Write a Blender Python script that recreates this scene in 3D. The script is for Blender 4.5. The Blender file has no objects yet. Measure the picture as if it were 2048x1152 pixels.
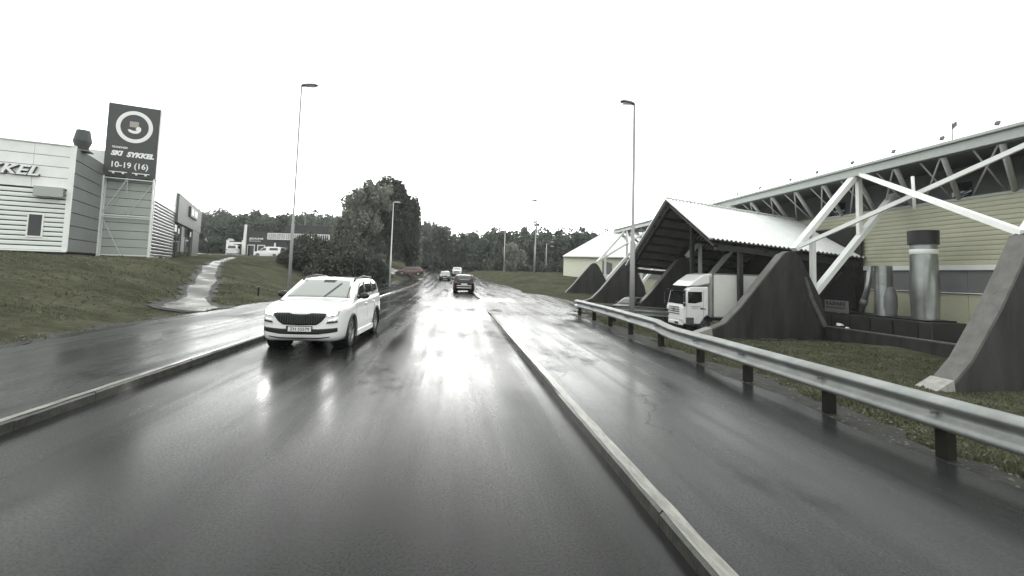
import bpy, math, random
import numpy as np
from mathutils import Vector, Matrix
from mathutils.bvhtree import BVHTree

SC = bpy.context.scene
COL = SC.collection
random.seed(7)
rad = math.radians

# ------------------------------------------------------------------ camera
cam_d = bpy.data.cameras.new("camera")
cam_d.sensor_width = 36.0
cam_d.lens = 16.70
cam_d.shift_y = -0.0468
cam_d.clip_start = 0.05
cam_d.clip_end = 3000
cam = bpy.data.objects.new("camera", cam_d)
COL.objects.link(cam)
yaw, pitch, roll = rad(6.887), rad(4.0), rad(1.75)
fw = Vector((math.sin(yaw)*math.cos(pitch), math.cos(yaw)*math.cos(pitch), math.sin(pitch)))
r0 = Vector((math.cos(yaw), -math.sin(yaw), 0)); u0 = r0.cross(fw)
rr = r0*math.cos(roll) + u0*math.sin(roll)
uu = u0*math.cos(roll) - r0*math.sin(roll)
cam.matrix_world = Matrix(((rr.x, uu.x, -fw.x, 0), (rr.y, uu.y, -fw.y, 0), (rr.z, uu.z, -fw.z, 1.9), (0, 0, 0, 1)))
SC.camera = cam

# ------------------------------------------------------------------ sky, sun, exposure
SUN_EL, SUN_ROT = rad(7), rad(-2)     # the bright patch of the overcast lies ahead, low over the road
world = bpy.data.worlds.new("World"); SC.world = world
world.use_nodes = True
nt = world.node_tree; nt.nodes.clear()
sky = nt.nodes.new("ShaderNodeTexSky"); sky.sky_type = 'NISHITA'; sky.sun_disc = False
sky.sun_elevation = SUN_EL; sky.sun_rotation = SUN_ROT
sky.air_density = 1.0; sky.dust_density = 6.0; sky.ozone_density = 1.0
hs = nt.nodes.new("ShaderNodeHueSaturation"); hs.inputs['Saturation'].default_value = 0.06
mixc = nt.nodes.new("ShaderNodeMix"); mixc.data_type = 'RGBA'
mixc.inputs['Factor'].default_value = 0.75
mixc.inputs['B'].default_value = (10.2, 10.6, 10.3, 1)      # an even overcast layer over the clear sky
bg = nt.nodes.new("ShaderNodeBackground"); bg.inputs['Strength'].default_value = 0.13
wo = nt.nodes.new("ShaderNodeOutputWorld")
nt.links.new(sky.outputs[0], hs.inputs['Color']); nt.links.new(hs.outputs[0], mixc.inputs['A'])
# added sky glow low down ahead, so the far wet road reflects white
tcw = nt.nodes.new("ShaderNodeTexCoord"); sepw = nt.nodes.new("ShaderNodeSeparateXYZ"); nt.links.new(tcw.outputs['Generated'], sepw.inputs[0])
def mrange(src, a, b, lo, hi):
    m = nt.nodes.new("ShaderNodeMapRange"); m.interpolation_type = 'SMOOTHSTEP'
    m.inputs['From Min'].default_value = a; m.inputs['From Max'].default_value = b
    m.inputs['To Min'].default_value = lo; m.inputs['To Max'].default_value = hi
    nt.links.new(src, m.inputs['Value']); return m.outputs[0]
gl = nt.nodes.new("ShaderNodeMath"); gl.operation = 'MULTIPLY'
nt.links.new(mrange(sepw.outputs['Z'], 0.10, 0.27, 1.0, 0.0), gl.inputs[0]); nt.links.new(mrange(sepw.outputs['Y'], -0.1, 0.8, 0.0, 1.0), gl.inputs[1])
sc_ = nt.nodes.new("ShaderNodeMath"); sc_.operation = 'MULTIPLY_ADD'; sc_.inputs[1].default_value = 1.9; sc_.inputs[2].default_value = 1.0
nt.links.new(gl.outputs[0], sc_.inputs[0])
vm = nt.nodes.new("ShaderNodeVectorMath"); vm.operation = 'SCALE'
nt.links.new(mixc.outputs['Result'], vm.inputs[0]); nt.links.new(sc_.outputs[0], vm.inputs['Scale'])
nt.links.new(vm.outputs[0], bg.inputs['Color']); nt.links.new(bg.outputs[0], wo.inputs[0])

sun_d = bpy.data.lights.new("sun", 'SUN'); sun_d.energy = 0.02; sun_d.angle = rad(40); sun_d.color = (1, 0.97, 0.92)
sun = bpy.data.objects.new("sun", sun_d); COL.objects.link(sun)
sdir = Vector((math.sin(SUN_ROT)*math.cos(SUN_EL), math.cos(SUN_ROT)*math.cos(SUN_EL), math.sin(SUN_EL)))
sun.rotation_euler = sdir.to_track_quat('Z', 'Y').to_euler()

SC.view_settings.view_transform = 'Standard'
SC.view_settings.look = 'None'
SC.view_settings.exposure = 0.7
SC.view_settings.gamma = 1.0
SC.cycles.max_bounces = 6
SC.cycles.transparent_max_bounces = 4

# ------------------------------------------------------------------ helpers
def tag(o, label=None, cat=None, group=None, kind=None):
    if label: o['label'] = label
    if cat: o['category'] = cat
    if group: o['group'] = group
    if kind: o['kind'] = kind
    return o

def empty(name, loc, rz=0.0, label=None, cat=None, group=None):
    o = bpy.data.objects.new(name, None); COL.objects.link(o)
    o.location = loc; o.rotation_euler = (0, 0, rz); o.empty_display_size = 0.2
    return tag(o, label, cat, group)

def copy_tree(o, parent=None):
    c = o.copy(); COL.objects.link(c)
    if parent is not None: c.parent = parent
    for ch in list(o.children): copy_tree(ch, c)
    return c

class MB:
    """collects shapes and links them as ONE mesh object"""
    def __init__(s, off=(0, 0, 0)):
        s.v = []; s.f = []; s.off = Vector(off)
    def add(s, vs, fs):
        b = len(s.v)
        s.v += [tuple(Vector(v) - s.off) for v in vs]
        s.f += [tuple(b + i for i in f) for f in fs]
        return s
    def box(s, c, d, rz=0.0, ry=0.0, rx=0.0):
        m = Matrix.Rotation(rz, 3, 'Z') @ Matrix.Rotation(ry, 3, 'Y') @ Matrix.Rotation(rx, 3, 'X')
        vs = []
        for x in (-.5, .5):
            for y in (-.5, .5):
                for z in (-.5, .5):
                    vs.append(Vector(c) + m @ Vector((x*d[0], y*d[1], z*d[2])))
        return s.add(vs, [(0,1,3,2),(4,6,7,5),(0,4,5,1),(2,3,7,6),(0,2,6,4),(1,5,7,3)])
    def bar(s, p, q, w, h, up=(0, 0, 1)):
        p = Vector(p); q = Vector(q); d = (q-p).normalized()
        a = d.cross(Vector(up))
        if a.length < 1e-4: a = d.cross(Vector((1, 0, 0)))
        a.normalize(); b = a.cross(d).normalized()
        vs = []
        for e in (p, q):
            for i, j in ((-1,-1),(1,-1),(1,1),(-1,1)):
                vs.append(e + a*(i*w/2) + b*(j*h/2))
        return s.add(vs, [(3,2,1,0),(4,5,6,7),(0,1,5,4),(1,2,6,5),(2,3,7,6),(3,0,4,7)])
    def tube(s, pts, rs, n=10, cap=True):
        pts = [Vector(p) for p in pts]
        if not hasattr(rs, '__len__'): rs = [rs]*len(pts)
        vs = []; fs = []
        for k, p in enumerate(pts):
            d = (pts[min(k+1, len(pts)-1)] - pts[max(k-1, 0)]).normalized()
            a = d.cross(Vector((0, 0, 1)))
            if a.length < 1e-3: a = Vector((1, 0, 0))
            a.normalize(); b = d.cross(a)
            for i in range(n):
                t = 2*math.pi*i/n
                vs.append(p + a*(math.cos(t)*rs[k]) + b*(math.sin(t)*rs[k]))
        for k in range(len(pts)-1):
            for i in range(n):
                j = (i+1) % n
                fs.append((k*n+i, k*n+j, (k+1)*n+j, (k+1)*n+i))
        if cap:
            fs.append(tuple(range(n-1, -1, -1))); fs.append(tuple((len(pts)-1)*n+i for i in range(n)))
        return s.add(vs, fs)
    def prism(s, poly, to3, t0, t1):
        """poly: list of 2-D points, to3(a, b, t) -> 3-D, extruded from t0 to t1"""
        n = len(poly)
        vs = [to3(a, b, t0) for a, b in poly] + [to3(a, b, t1) for a, b in poly]
        fs = [tuple(range(n-1, -1, -1)), tuple(range(n, 2*n))]
        fs += [(i, (i+1) % n, n+(i+1) % n, n+i) for i in range(n)]
        return s.add(vs, fs)
    def grid(s, P, close_u=False):
        """P[i][j] points"""
        nu = len(P); nv = len(P[0])
        vs = [p for row in P for p in row]; fs = []
        for i in range(nu - (0 if close_u else 1)):
            for j in range(nv-1):
                a = i*nv+j; b = ((i+1) % nu)*nv+j
                fs.append((a, b, b+1, a+1))
        return s.add(vs, fs)
    def lathe(s, c, axis, prof, n=24, closed=False):
        """prof: list of (radius, along-axis) pairs"""
        ax = Vector(axis).normalized(); a = ax.cross(Vector((0.3, 0.9, 0.31))).normalized(); b = ax.cross(a)
        P = []
        for i in range(n):
            t = 2*math.pi*i/n
            e = a*math.cos(t) + b*math.sin(t)
            P.append([Vector(c) + e*r + ax*h for r, h in prof])
        return s.grid(P, close_u=True)
    def build(s, name, mat, parent=None, smooth=False, bevel=0.0, auto=None):
        me = bpy.data.meshes.new(name)
        me.from_pydata(s.v, [], s.f); me.update()
        bm_fix(me)
        if mat: me.materials.append(mat)
        if smooth or auto: me.polygons.foreach_set('use_smooth', [True]*len(me.polygons))
        if auto and hasattr(me, 'set_sharp_from_angle'): me.set_sharp_from_angle(angle=rad(auto))
        o = bpy.data.objects.new(name, me); COL.objects.link(o)
        if parent is not None: o.parent = parent
        if bevel:
            b = o.modifiers.new('bevel', 'BEVEL'); b.width = bevel; b.segments = 2; b.limit_method = 'ANGLE'; b.angle_limit = rad(40)
        return o

import bmesh
def bm_fix(me):
    bm = bmesh.new(); bm.from_mesh(me)
    bmesh.ops.remove_doubles(bm, verts=bm.verts, dist=2e-5)
    bmesh.ops.recalc_face_normals(bm, faces=bm.faces)
    bm.to_mesh(me); bm.free()

def mesh_np(name, verts, faces, mat, parent=None, smooth=False):
    me = bpy.data.meshes.new(name)
    n = len(verts); k = faces.shape[1]; m = len(faces)
    me.vertices.add(n); me.vertices.foreach_set('co', np.asarray(verts, dtype=np.float32).ravel())
    me.loops.add(m*k); me.loops.foreach_set('vertex_index', faces.astype(np.int32).ravel())
    me.polygons.add(m); me.polygons.foreach_set('loop_start', (np.arange(m)*k).astype(np.int32))
    me.polygons.foreach_set('loop_total', np.full(m, k, dtype=np.int32))
    if smooth: me.polygons.foreach_set('use_smooth', np.ones(m, dtype=bool))
    me.update(calc_edges=True); me.validate()
    if mat: me.materials.append(mat)
    o = bpy.data.objects.new(name, me); COL.objects.link(o)
    if parent is not None: o.parent = parent
    return o

def text(name, body, size, mat, parent, M, extrude=0.01, shear=0.0, bold=0.0, align='CENTER', sx=1.0):
    cu = bpy.data.curves.new(name, 'FONT'); cu.body = body; cu.size = size
    cu.extrude = extrude; cu.shear = shear; cu.offset = bold; cu.align_x = align; cu.align_y = 'CENTER'
    cu.resolution_u = 3
    o = bpy.data.objects.new(name, cu); COL.objects.link(o)
    bpy.context.view_layer.update()
    me = bpy.data.meshes.new_from_object(o.evaluated_get(bpy.context.evaluated_depsgraph_get()))
    bpy.data.objects.remove(o); bpy.data.curves.remove(cu)
    me.transform(Matrix.Diagonal((sx, 1, 1, 1)))
    me.transform(M)
    me.materials.clear(); me.materials.append(mat); me.name = name
    t = bpy.data.objects.new(name, me); COL.objects.link(t)
    if parent is not None: t.parent = parent
    return t

def facing(loc, right, up=(0, 0, 1)):
    """matrix that lays text (x right, y up) on a plane"""
    r = Vector(right).normalized(); u = Vector(up).normalized(); n = r.cross(u)
    return Matrix(((r.x, u.x, n.x, loc[0]), (r.y, u.y, n.y, loc[1]), (r.z, u.z, n.z, loc[2]), (0, 0, 0, 1)))

# ------------------------------------------------------------------ materials
def mat(name, color, rough=0.6, metal=0.0, spec=0.5, ior=1.5, noise=0.0, nscale=4.0, coat=0.0, bump=0.0, bscale=40.0, stretch=None, color2=None, transl=0.0):
    m = bpy.data.materials.new(name); m.use_nodes = True
    t = m.node_tree; p = t.nodes['Principled BSDF']
    p.inputs['Base Color'].default_value = (*color, 1)
    p.inputs['Roughness'].default_value = rough
    p.inputs['Metallic'].default_value = metal
    p.inputs['IOR'].default_value = ior
    p.inputs['Specular IOR Level'].default_value = spec
    p.inputs['Coat Weight'].default_value = coat
    p.inputs['Coat Roughness'].default_value = 0.06
    tc = None
    if noise or bump or color2:
        tc = t.nodes.new('ShaderNodeTexCoord'); mp = t.nodes.new('ShaderNodeMapping')
        if stretch: mp.inputs['Scale'].default_value = stretch
        t.links.new(tc.outputs['Object'], mp.inputs['Vector'])
    if noise or color2:
        n = t.nodes.new('ShaderNodeTexNoise'); n.inputs['Scale'].default_value = nscale
        n.inputs['Detail'].default_value = 6; n.inputs['Roughness'].default_value = 0.62
        t.links.new(mp.outputs[0], n.inputs['Vector'])
        rp = t.nodes.new('ShaderNodeValToRGB')
        rp.color_ramp.elements[0].position = 0.3; rp.color_ramp.elements[1].position = 0.7
        c2 = color2 if color2 else tuple(min(1, c*(1+noise)) for c in color)
        c1 = color if color2 else tuple(c*(1-noise) for c in color)
        rp.color_ramp.elements[0].color = (*c1, 1); rp.color_ramp.elements[1].color = (*c2, 1)
        t.links.new(n.outputs['Fac'], rp.inputs[0]); t.links.new(rp.outputs[0], p.inputs['Base Color'])
    if bump:
        n2 = t.nodes.new('ShaderNodeTexNoise'); n2.inputs['Scale'].default_value = bscale; n2.inputs['Detail'].default_value = 4
        t.links.new(mp.outputs[0], n2.inputs['Vector'])
        b = t.nodes.new('ShaderNodeBump'); b.inputs['Strength'].default_value = bump; b.inputs['Distance'].default_value = 0.02
        t.links.new(n2.outputs['Fac'], b.inputs['Height']); t.links.new(b.outputs[0], p.inputs['Normal'])
    return m

def wet_asphalt(name, color=(0.010, 0.0103, 0.0099), film=1.0, seed=0.0, tracks=True, dry=0.35):
    """asphalt under a broken film of rain water: the film is a smooth coat, damp patches without film scatter"""
    m = bpy.data.materials.new(name); m.use_nodes = True
    t = m.node_tree; p = t.nodes['Principled BSDF']; L = t.links.new
    tc = t.nodes.new('ShaderNodeTexCoord')
    def noise(scale, stretch, detail=5, off=0.0, rough=0.6):
        mp = t.nodes.new('ShaderNodeMapping'); mp.inputs['Scale'].default_value = stretch
        mp.inputs['Location'].default_value = (seed+off, seed*1.7+off, 0)
        n = t.nodes.new('ShaderNodeTexNoise'); n.inputs['Scale'].default_value = scale
        n.inputs['Detail'].default_value = detail; n.inputs['Roughness'].default_value = rough
        L(tc.outputs['Object'], mp.inputs['Vector']); L(mp.outputs[0], n.inputs['Vector'])
        return n.outputs['Fac']
    def ramp(src, a, b, lo, hi):
        r = t.nodes.new('ShaderNodeMapRange'); r.interpolation_type = 'SMOOTHSTEP'
        r.inputs['From Min'].default_value = a; r.inputs['From Max'].default_value = b
        r.inputs['To Min'].default_value = lo; r.inputs['To Max'].default_value = hi
        L(src, r.inputs['Value']); return r.outputs[0]
    def mul(a, b):
        k = t.nodes.new('ShaderNodeMath'); k.operation = 'MULTIPLY'; L(a, k.inputs[0]); L(b, k.inputs[1]); return k.outputs[0]
    streak = noise(1.0, (1.1, 0.10, 1), 4, 3.0)
    patch = noise(0.42, (1.0, 0.45, 1), 6, 9.0, 0.66)
    grain = noise(160.0, (1, 1, 1), 2)
    # base colour: aggregate grain and darker repair patches
    rp = t.nodes.new('ShaderNodeValToRGB')
    rp.color_ramp.elements[0].position = 0.3; rp.color_ramp.elements[1].position = 0.75
    rp.color_ramp.elements[0].color = (*[c*0.6 for c in color], 1); rp.color_ramp.elements[1].color = (*[c*1.7 for c in color], 1)
    L(grain, rp.inputs[0]); L(rp.outputs[0], p.inputs['Base Color'])
    w = mul(ramp(patch, 0.28, 0.44, dry, 1.0), ramp(streak, 0.28, 0.6, 0.86, 1.0))
    if tracks:
        sep = t.nodes.new('ShaderNodeSeparateXYZ'); L(tc.outputs['Object'], sep.inputs[0])
        # wheel tracks worn along both lanes hold less water
        sm = t.nodes.new('ShaderNodeMath'); sm.operation = 'SINE'
        ml = t.nodes.new('ShaderNodeMath'); ml.operation = 'MULTIPLY'; ml.inputs[1].default_value = 3.9
        L(sep.outputs['X'], ml.inputs[0]); L(ml.outputs[0], sm.inputs[0])
        w = mul(w, ramp(sm.outputs[0], -1.0, 0.2, 0.90, 1.0))
    # cracks: thin dry-edged lines, only here and there
    mpv = t.nodes.new('ShaderNodeMapping'); mpv.inputs['Scale'].default_value = (0.55, 0.33, 1); mpv.inputs['Location'].default_value = (seed, seed, 0)
    wob = t.nodes.new('ShaderNodeTexNoise'); wob.inputs['Scale'].default_value = 2.2; wob.inputs['Detail'].default_value = 5
    L(tc.outputs['Object'], wob.inputs['Vector'])
    addv = t.nodes.new('ShaderNodeMix'); addv.data_type = 'VECTOR'; addv.inputs['Factor'].default_value = 0.28
    L(tc.outputs['Object'], addv.inputs['A']); L(wob.outputs['Color'], addv.inputs['B'])
    L(addv.outputs['Result'], mpv.inputs['Vector'])
    vo = t.nodes.new('ShaderNodeTexVoronoi'); vo.feature = 'DISTANCE_TO_EDGE'; vo.inputs['Scale'].default_value = 1.0
    L(mpv.outputs[0], vo.inputs['Vector'])
    crack = ramp(vo.outputs['Distance'], 0.002, 0.007, 0.72, 1.0)
    msk = ramp(noise(0.28, (1, 1, 1), 2, 31.0), 0.38, 0.44, 0.0, 1.0) if not tracks else ramp(noise(0.28, (1, 1, 1), 2, 31.0), 0.0, 0.01, 1.0, 1.0)
    mxm = t.nodes.new('ShaderNodeMath'); mxm.operation = 'MAXIMUM'; L(crack, mxm.inputs[0]); L(msk, mxm.inputs[1])
    w = mul(mul(w, mxm.outputs[0]), ramp(noise(48.0, (1, 1, 1), 3), 0.35, 0.6, 0.72, 1.0))
    k = t.nodes.new('ShaderNodeMath'); k.operation = 'MULTIPLY'; k.inputs[1].default_value = film; L(w, k.inputs[0])
    L(k.outputs[0], p.inputs['Coat Weight'])
    p.inputs['Coat IOR'].default_value = 1.29
    rs = t.nodes.new('ShaderNodeMath'); rs.operation = 'ADD'
    L(ramp(patch, 0.35, 0.65, 0.22, 0.12), rs.inputs[0]); L(ramp(noise(1.0, (1.5, 0.05, 1), 3, 17.0), 0.35, 0.65, 0.0, 0.16), rs.inputs[1])
    L(rs.outputs[0], p.inputs['Coat Roughness'])
    p.inputs['Roughness'].default_value = 0.62
    p.inputs['IOR'].default_value = 1.33
    p.inputs['Specular IOR Level'].default_value = 0.0
    b = t.nodes.new('ShaderNodeBump'); b.inputs['Strength'].default_value = 0.35; b.inputs['Distance'].default_value = 0.004
    L(grain, b.inputs['Height']); L(b.outputs[0], p.inputs['Normal'])
    b2 = t.nodes.new('ShaderNodeBump'); b2.inputs['Strength'].default_value = 0.07; b2.inputs['Distance'].default_value = 0.012
    bm_ = t.nodes.new('ShaderNodeMath'); bm_.operation = 'ADD'; L(noise(6.0, (1, 0.6, 1), 3), bm_.inputs[0]); L(noise(75.0, (1, 1, 1), 3), bm_.inputs[1])
    L(bm_.outputs[0], b2.inputs['Height']); L(b2.outputs[0], p.inputs['Coat Normal'])
    return m

M = {}
M['asphalt'] = wet_asphalt('wet_asphalt')
M['asphalt_path'] = wet_asphalt('wet_asphalt_path', (0.019, 0.021, 0.0195), 0.95, 21.0, tracks=False, dry=0.15)
M['asphalt_walk'] = wet_asphalt('wet_asphalt_walk', (0.020, 0.021, 0.021), 0.95, 47.0, tracks=False, dry=0.2)
M['puddle'] = wet_asphalt('wet_gravel', (0.075, 0.072, 0.062), 0.6, 5.0, tracks=False, dry=0.0)
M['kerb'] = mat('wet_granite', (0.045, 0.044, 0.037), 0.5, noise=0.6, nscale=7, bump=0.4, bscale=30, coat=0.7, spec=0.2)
M['kerb_top'] = mat('pale_granite', (0.09, 0.088, 0.075), 0.45, color2=(0.30, 0.295, 0.26), nscale=5, bump=0.4, bscale=30, coat=0.3, stretch=(4, 0.7, 1))
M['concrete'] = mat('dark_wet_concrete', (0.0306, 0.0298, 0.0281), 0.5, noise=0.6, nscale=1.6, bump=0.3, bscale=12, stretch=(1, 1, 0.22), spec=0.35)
M['concrete_light'] = mat('lighter_concrete', (0.1020, 0.0986, 0.0892), 0.5, noise=0.3, nscale=2.5, bump=0.25, bscale=14)
M['white_metal'] = mat('white_painted_metal', (0.80, 0.81, 0.79), 0.4, noise=0.05, nscale=1.5)
M['white_cladding'] = mat('white_cladding', (0.74, 0.77, 0.74), 0.35, noise=0.05, nscale=0.7)
M['grey_cladding'] = mat('grey_cladding', (0.1615, 0.1742, 0.1700), 0.4, noise=0.10, nscale=0.7)
M['light_cladding'] = mat('pale_green_cladding', (0.4250, 0.4590, 0.4250), 0.35, noise=0.06, nscale=0.6)
M['dark_siding'] = mat('dark_grey_siding', (0.1020, 0.1105, 0.1080), 0.35, noise=0.1, nscale=0.6)
M['portal'] = mat('grey_render', (0.1360, 0.1462, 0.1377), 0.6, noise=0.08)
M['plinth'] = mat('dark_plinth', (0.03, 0.03, 0.03), 0.6, noise=0.3)
M['dark_glass'] = mat('dark_glass', (0.012, 0.014, 0.014), 0.04, spec=0.5, ior=1.5)
M['sign_black'] = mat('charcoal_sign', (0.0467, 0.0510, 0.0519), 0.45, noise=0.08, nscale=0.5)
M['sign_white'] = mat('sign_white', (0.82, 0.83, 0.82), 0.5)
M['sign_tan'] = mat('sign_tan', (0.36, 0.33, 0.30), 0.5)
M['galv_pale'] = mat('pale_galvanised_pole', (0.55, 0.56, 0.55), 0.4, metal=0.3)
M['galv'] = mat('galvanised_steel', (0.25, 0.26, 0.255), 0.45, metal=0.5, noise=0.25, nscale=2.5)
M['galv_pole'] = mat('galvanised_pole', (0.3060, 0.3017, 0.3060), 0.45, metal=0.3, noise=0.1, nscale=2)
M['lamp_grey'] = mat('lamp_housing', (0.09, 0.09, 0.092), 0.4) #(0.1360, 0.1360, 0.1403), 0.4)
M['wood_post'] = mat('dark_wood_post', (0.016, 0.0145, 0.012), 0.8, spec=0.15, noise=0.4, nscale=6, stretch=(1, 1, 0.2))
M['yellow_siding'] = mat('cream_siding', (0.50, 0.495, 0.37), 0.5, noise=0.07, nscale=0.8)
M['yellow_bright'] = mat('pale_cream_wall', (0.80, 0.80, 0.66), 0.6, noise=0.04)
M['grey_panel'] = mat('grey_wall_panel', (0.1700, 0.1700, 0.1742), 0.5, noise=0.12, nscale=0.9)
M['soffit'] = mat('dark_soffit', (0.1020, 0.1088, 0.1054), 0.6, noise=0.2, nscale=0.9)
M['fascia'] = mat('grey_fascia', (0.3570, 0.3825, 0.3655), 0.35, noise=0.06)
M['brace'] = mat('grey_steel', (0.52, 0.53, 0.52), 0.45, noise=0.1)
M['roof_sheet'] = mat('white_roof_sheet', (0.80, 0.81, 0.80), 0.4, noise=0.05, nscale=0.8)
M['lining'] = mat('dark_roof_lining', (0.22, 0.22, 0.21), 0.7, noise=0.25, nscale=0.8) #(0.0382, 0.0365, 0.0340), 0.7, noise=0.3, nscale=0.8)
M['timber_dark'] = mat('dark_timber', (0.02, 0.019, 0.018), 0.7, noise=0.3)
M['duct'] = mat('duct_metal', (0.30, 0.315, 0.31), 0.34, metal=0.85, noise=0.12, nscale=2, bump=0.2, bscale=5)
M['black'] = mat('black_plastic', (0.012, 0.012, 0.013), 0.45, noise=0.2)
M['machine'] = mat('dark_machine_paint', (0.030, 0.029, 0.028), 0.5, noise=0.3, nscale=1)
M['plate_grey'] = mat('grey_sign_plate', (0.1445, 0.1403, 0.1360), 0.5)
M['car_white'] = mat('white_car_paint', (0.80, 0.80, 0.79), 0.3, coat=1.0)
M['car_black'] = mat('black_car_paint', (0.008, 0.0075, 0.008), 0.35, coat=0.25, spec=0.3)
M['car_red'] = mat('dark_red_car_paint', (0.085, 0.010, 0.014), 0.3, coat=1.0)
M['car_grey'] = mat('dark_grey_car_paint', (0.022, 0.022, 0.023), 0.4, coat=0.3)
M['car_silver'] = mat('silver_car_paint', (0.09, 0.093, 0.093), 0.3, metal=0.4, coat=1.0)
M['windscreen'] = mat('windscreen_glass', (0.17, 0.185, 0.165), 0.03, ior=2.6, spec=0.5)
M['car_glass'] = mat('car_glass', (0.012, 0.014, 0.014), 0.03, ior=1.8, spec=0.5)
M['tyre'] = mat('tyre_rubber', (0.012, 0.012, 0.012), 0.65)
M['rim'] = mat('alloy_rim', (0.34, 0.34, 0.35), 0.3, metal=0.9)
M['chrome'] = mat('chrome', (0.65, 0.65, 0.65), 0.12, metal=1.0)
M['trim'] = mat('black_trim', (0.013, 0.013, 0.014), 0.4, spec=0.4)
M['lamp_clear'] = mat('headlamp_glass', (0.50, 0.51, 0.50), 0.08, coat=1.0, noise=0.15, nscale=14)
M['lamp_red'] = mat('tail_lamp', (0.14, 0.006, 0.008), 0.15, coat=1.0)
M['plate'] = mat('number_plate_white', (0.72, 0.72, 0.70), 0.5)
M['ink'] = mat('black_ink', (0.02, 0.02, 0.02), 0.6)
M['grey_ink'] = mat('grey_ink', (0.22, 0.23, 0.22), 0.6)
M['green_stripe'] = mat('green_stripe', (0.07, 0.12, 0.10), 0.5)
M['truck_box'] = mat('truck_box_panel', (0.72, 0.71, 0.67), 0.45, noise=0.05, nscale=1)
M['bark'] = mat('bark', (0.05, 0.045, 0.038), 0.85, noise=0.4, nscale=5)
M['shop_dark'] = mat('dark_shop_wall', (0.0425, 0.0442, 0.0450), 0.6, noise=0.15, nscale=0.7)

def foliage(name, c1, c2, nscale):
    m = mat(name, c1, 0.6, color2=c2, nscale=nscale, spec=0.3)
    t = m.node_tree; p = t.nodes['Principled BSDF']
    tr = t.nodes.new('ShaderNodeBsdfTranslucent'); mx = t.nodes.new('ShaderNodeMixShader'); mx.inputs[0].default_value = 0.22
    src = p.inputs['Base Color'].links[0].from_socket
    t.links.new(src, tr.inputs[0]); out = t.nodes['Material Output']
    t.links.new(p.outputs[0], mx.inputs[1]); t.links.new(tr.outputs[0], mx.inputs[2]); t.links.new(mx.outputs[0], out.inputs[0])
    return m
M['lamp_lit'] = mat('lit_headlamp', (0.8, 0.8, 0.8), 0.3)
M['lamp_lit'].node_tree.nodes['Principled BSDF'].inputs['Emission Color'].default_value = (1, 0.98, 0.94, 1)
M['lamp_lit'].node_tree.nodes['Principled BSDF'].inputs['Emission Strength'].default_value = 70
M['leaf_dark'] = foliage('dark_foliage', (0.0442, 0.0500, 0.0412), (0.0883, 0.0972, 0.0736), 0.5)
M['leaf_mid'] = foliage('grey_green_foliage', (0.1404, 0.1498, 0.1248), (0.3120, 0.3276, 0.2808), 0.9)
M['leaf_forest'] = foliage('forest_foliage', (0.0432, 0.0547, 0.0446), (0.1080, 0.1267, 0.0979), 0.12)
M['leaf_bush'] = foliage('bush_foliage', (0.0432, 0.0456, 0.0372), (0.1020, 0.1032, 0.0816), 0.7)
M['grass_blade'] = foliage('grass_blades', (0.0580, 0.0638, 0.0348), (0.1450, 0.1450, 0.0870), 0.9)

def ground_material():
    m = bpy.data.materials.new('meadow_ground'); m.use_nodes = True
    t = m.node_tree; p = t.nodes['Principled BSDF']; L = t.links.new
    tc = t.nodes.new('ShaderNodeTexCoord')
    def noise(scale, detail=6, rough=0.6, stretch=(1, 1, 1)):
        mp = t.nodes.new('ShaderNodeMapping'); mp.inputs['Scale'].default_value = stretch
        n = t.nodes.new('ShaderNodeTexNoise'); n.inputs['Scale'].default_value = scale; n.inputs['Detail'].default_value = detail
        n.inputs['Roughness'].default_value = rough
        L(tc.outputs['Object'], mp.inputs[0]); L(mp.outputs[0], n.inputs['Vector']); return n.outputs['Fac']
    r1 = t.nodes.new('ShaderNodeValToRGB')
    e = r1.color_ramp.elements
    e[0].position = 0.30; e[0].color = (0.046, 0.048, 0.033, 1)
    e[1].position = 0.72; e[1].color = (0.135, 0.130, 0.092, 1)
    k = r1.color_ramp.elements.new(0.5); k.color = (0.084, 0.085, 0.058, 1)
    L(noise(0.35, 8, 0.7, (1, 1.4, 1)), r1.inputs[0])
    r2 = t.nodes.new('ShaderNodeValToRGB')
    r2.color_ramp.elements[0].position = 0.36; r2.color_ramp.elements[0].color = (0.62, 0.60, 0.58, 1)
    r2.color_ramp.elements[1].position = 0.62; r2.color_ramp.elements[1].color = (1.15, 1.15, 1.15, 1)
    L(noise(3.2, 8, 0.75), r2.inputs[0])
    mx = t.nodes.new('ShaderNodeMix'); mx.data_type = 'RGBA'; mx.blend_type = 'MULTIPLY'; mx.inputs['Factor'].default_value = 0.85
    L(r1.outputs[0], mx.inputs['A']); L(r2.outputs[0], mx.inputs['B'])
    L(mx.outputs['Result'], p.inputs['Base Color'])
    p.inputs['Roughness'].default_value = 0.9; p.inputs['Specular IOR Level'].default_value = 0.0
    b = t.nodes.new('ShaderNodeBump'); b.inputs['Strength'].default_value = 0.9; b.inputs['Distance'].default_value = 0.08
    L(noise(9.0, 8, 0.75), b.inputs['Height']); L(b.outputs[0], p.inputs['Normal'])
    return m
M['ground'] = ground_material()
M['verge'] = mat('muddy_verge', (0.009, 0.009, 0.0075), 0.6, color2=(0.042, 0.040, 0.033), nscale=4.5, bump=1.0, bscale=14, spec=0.15)

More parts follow.
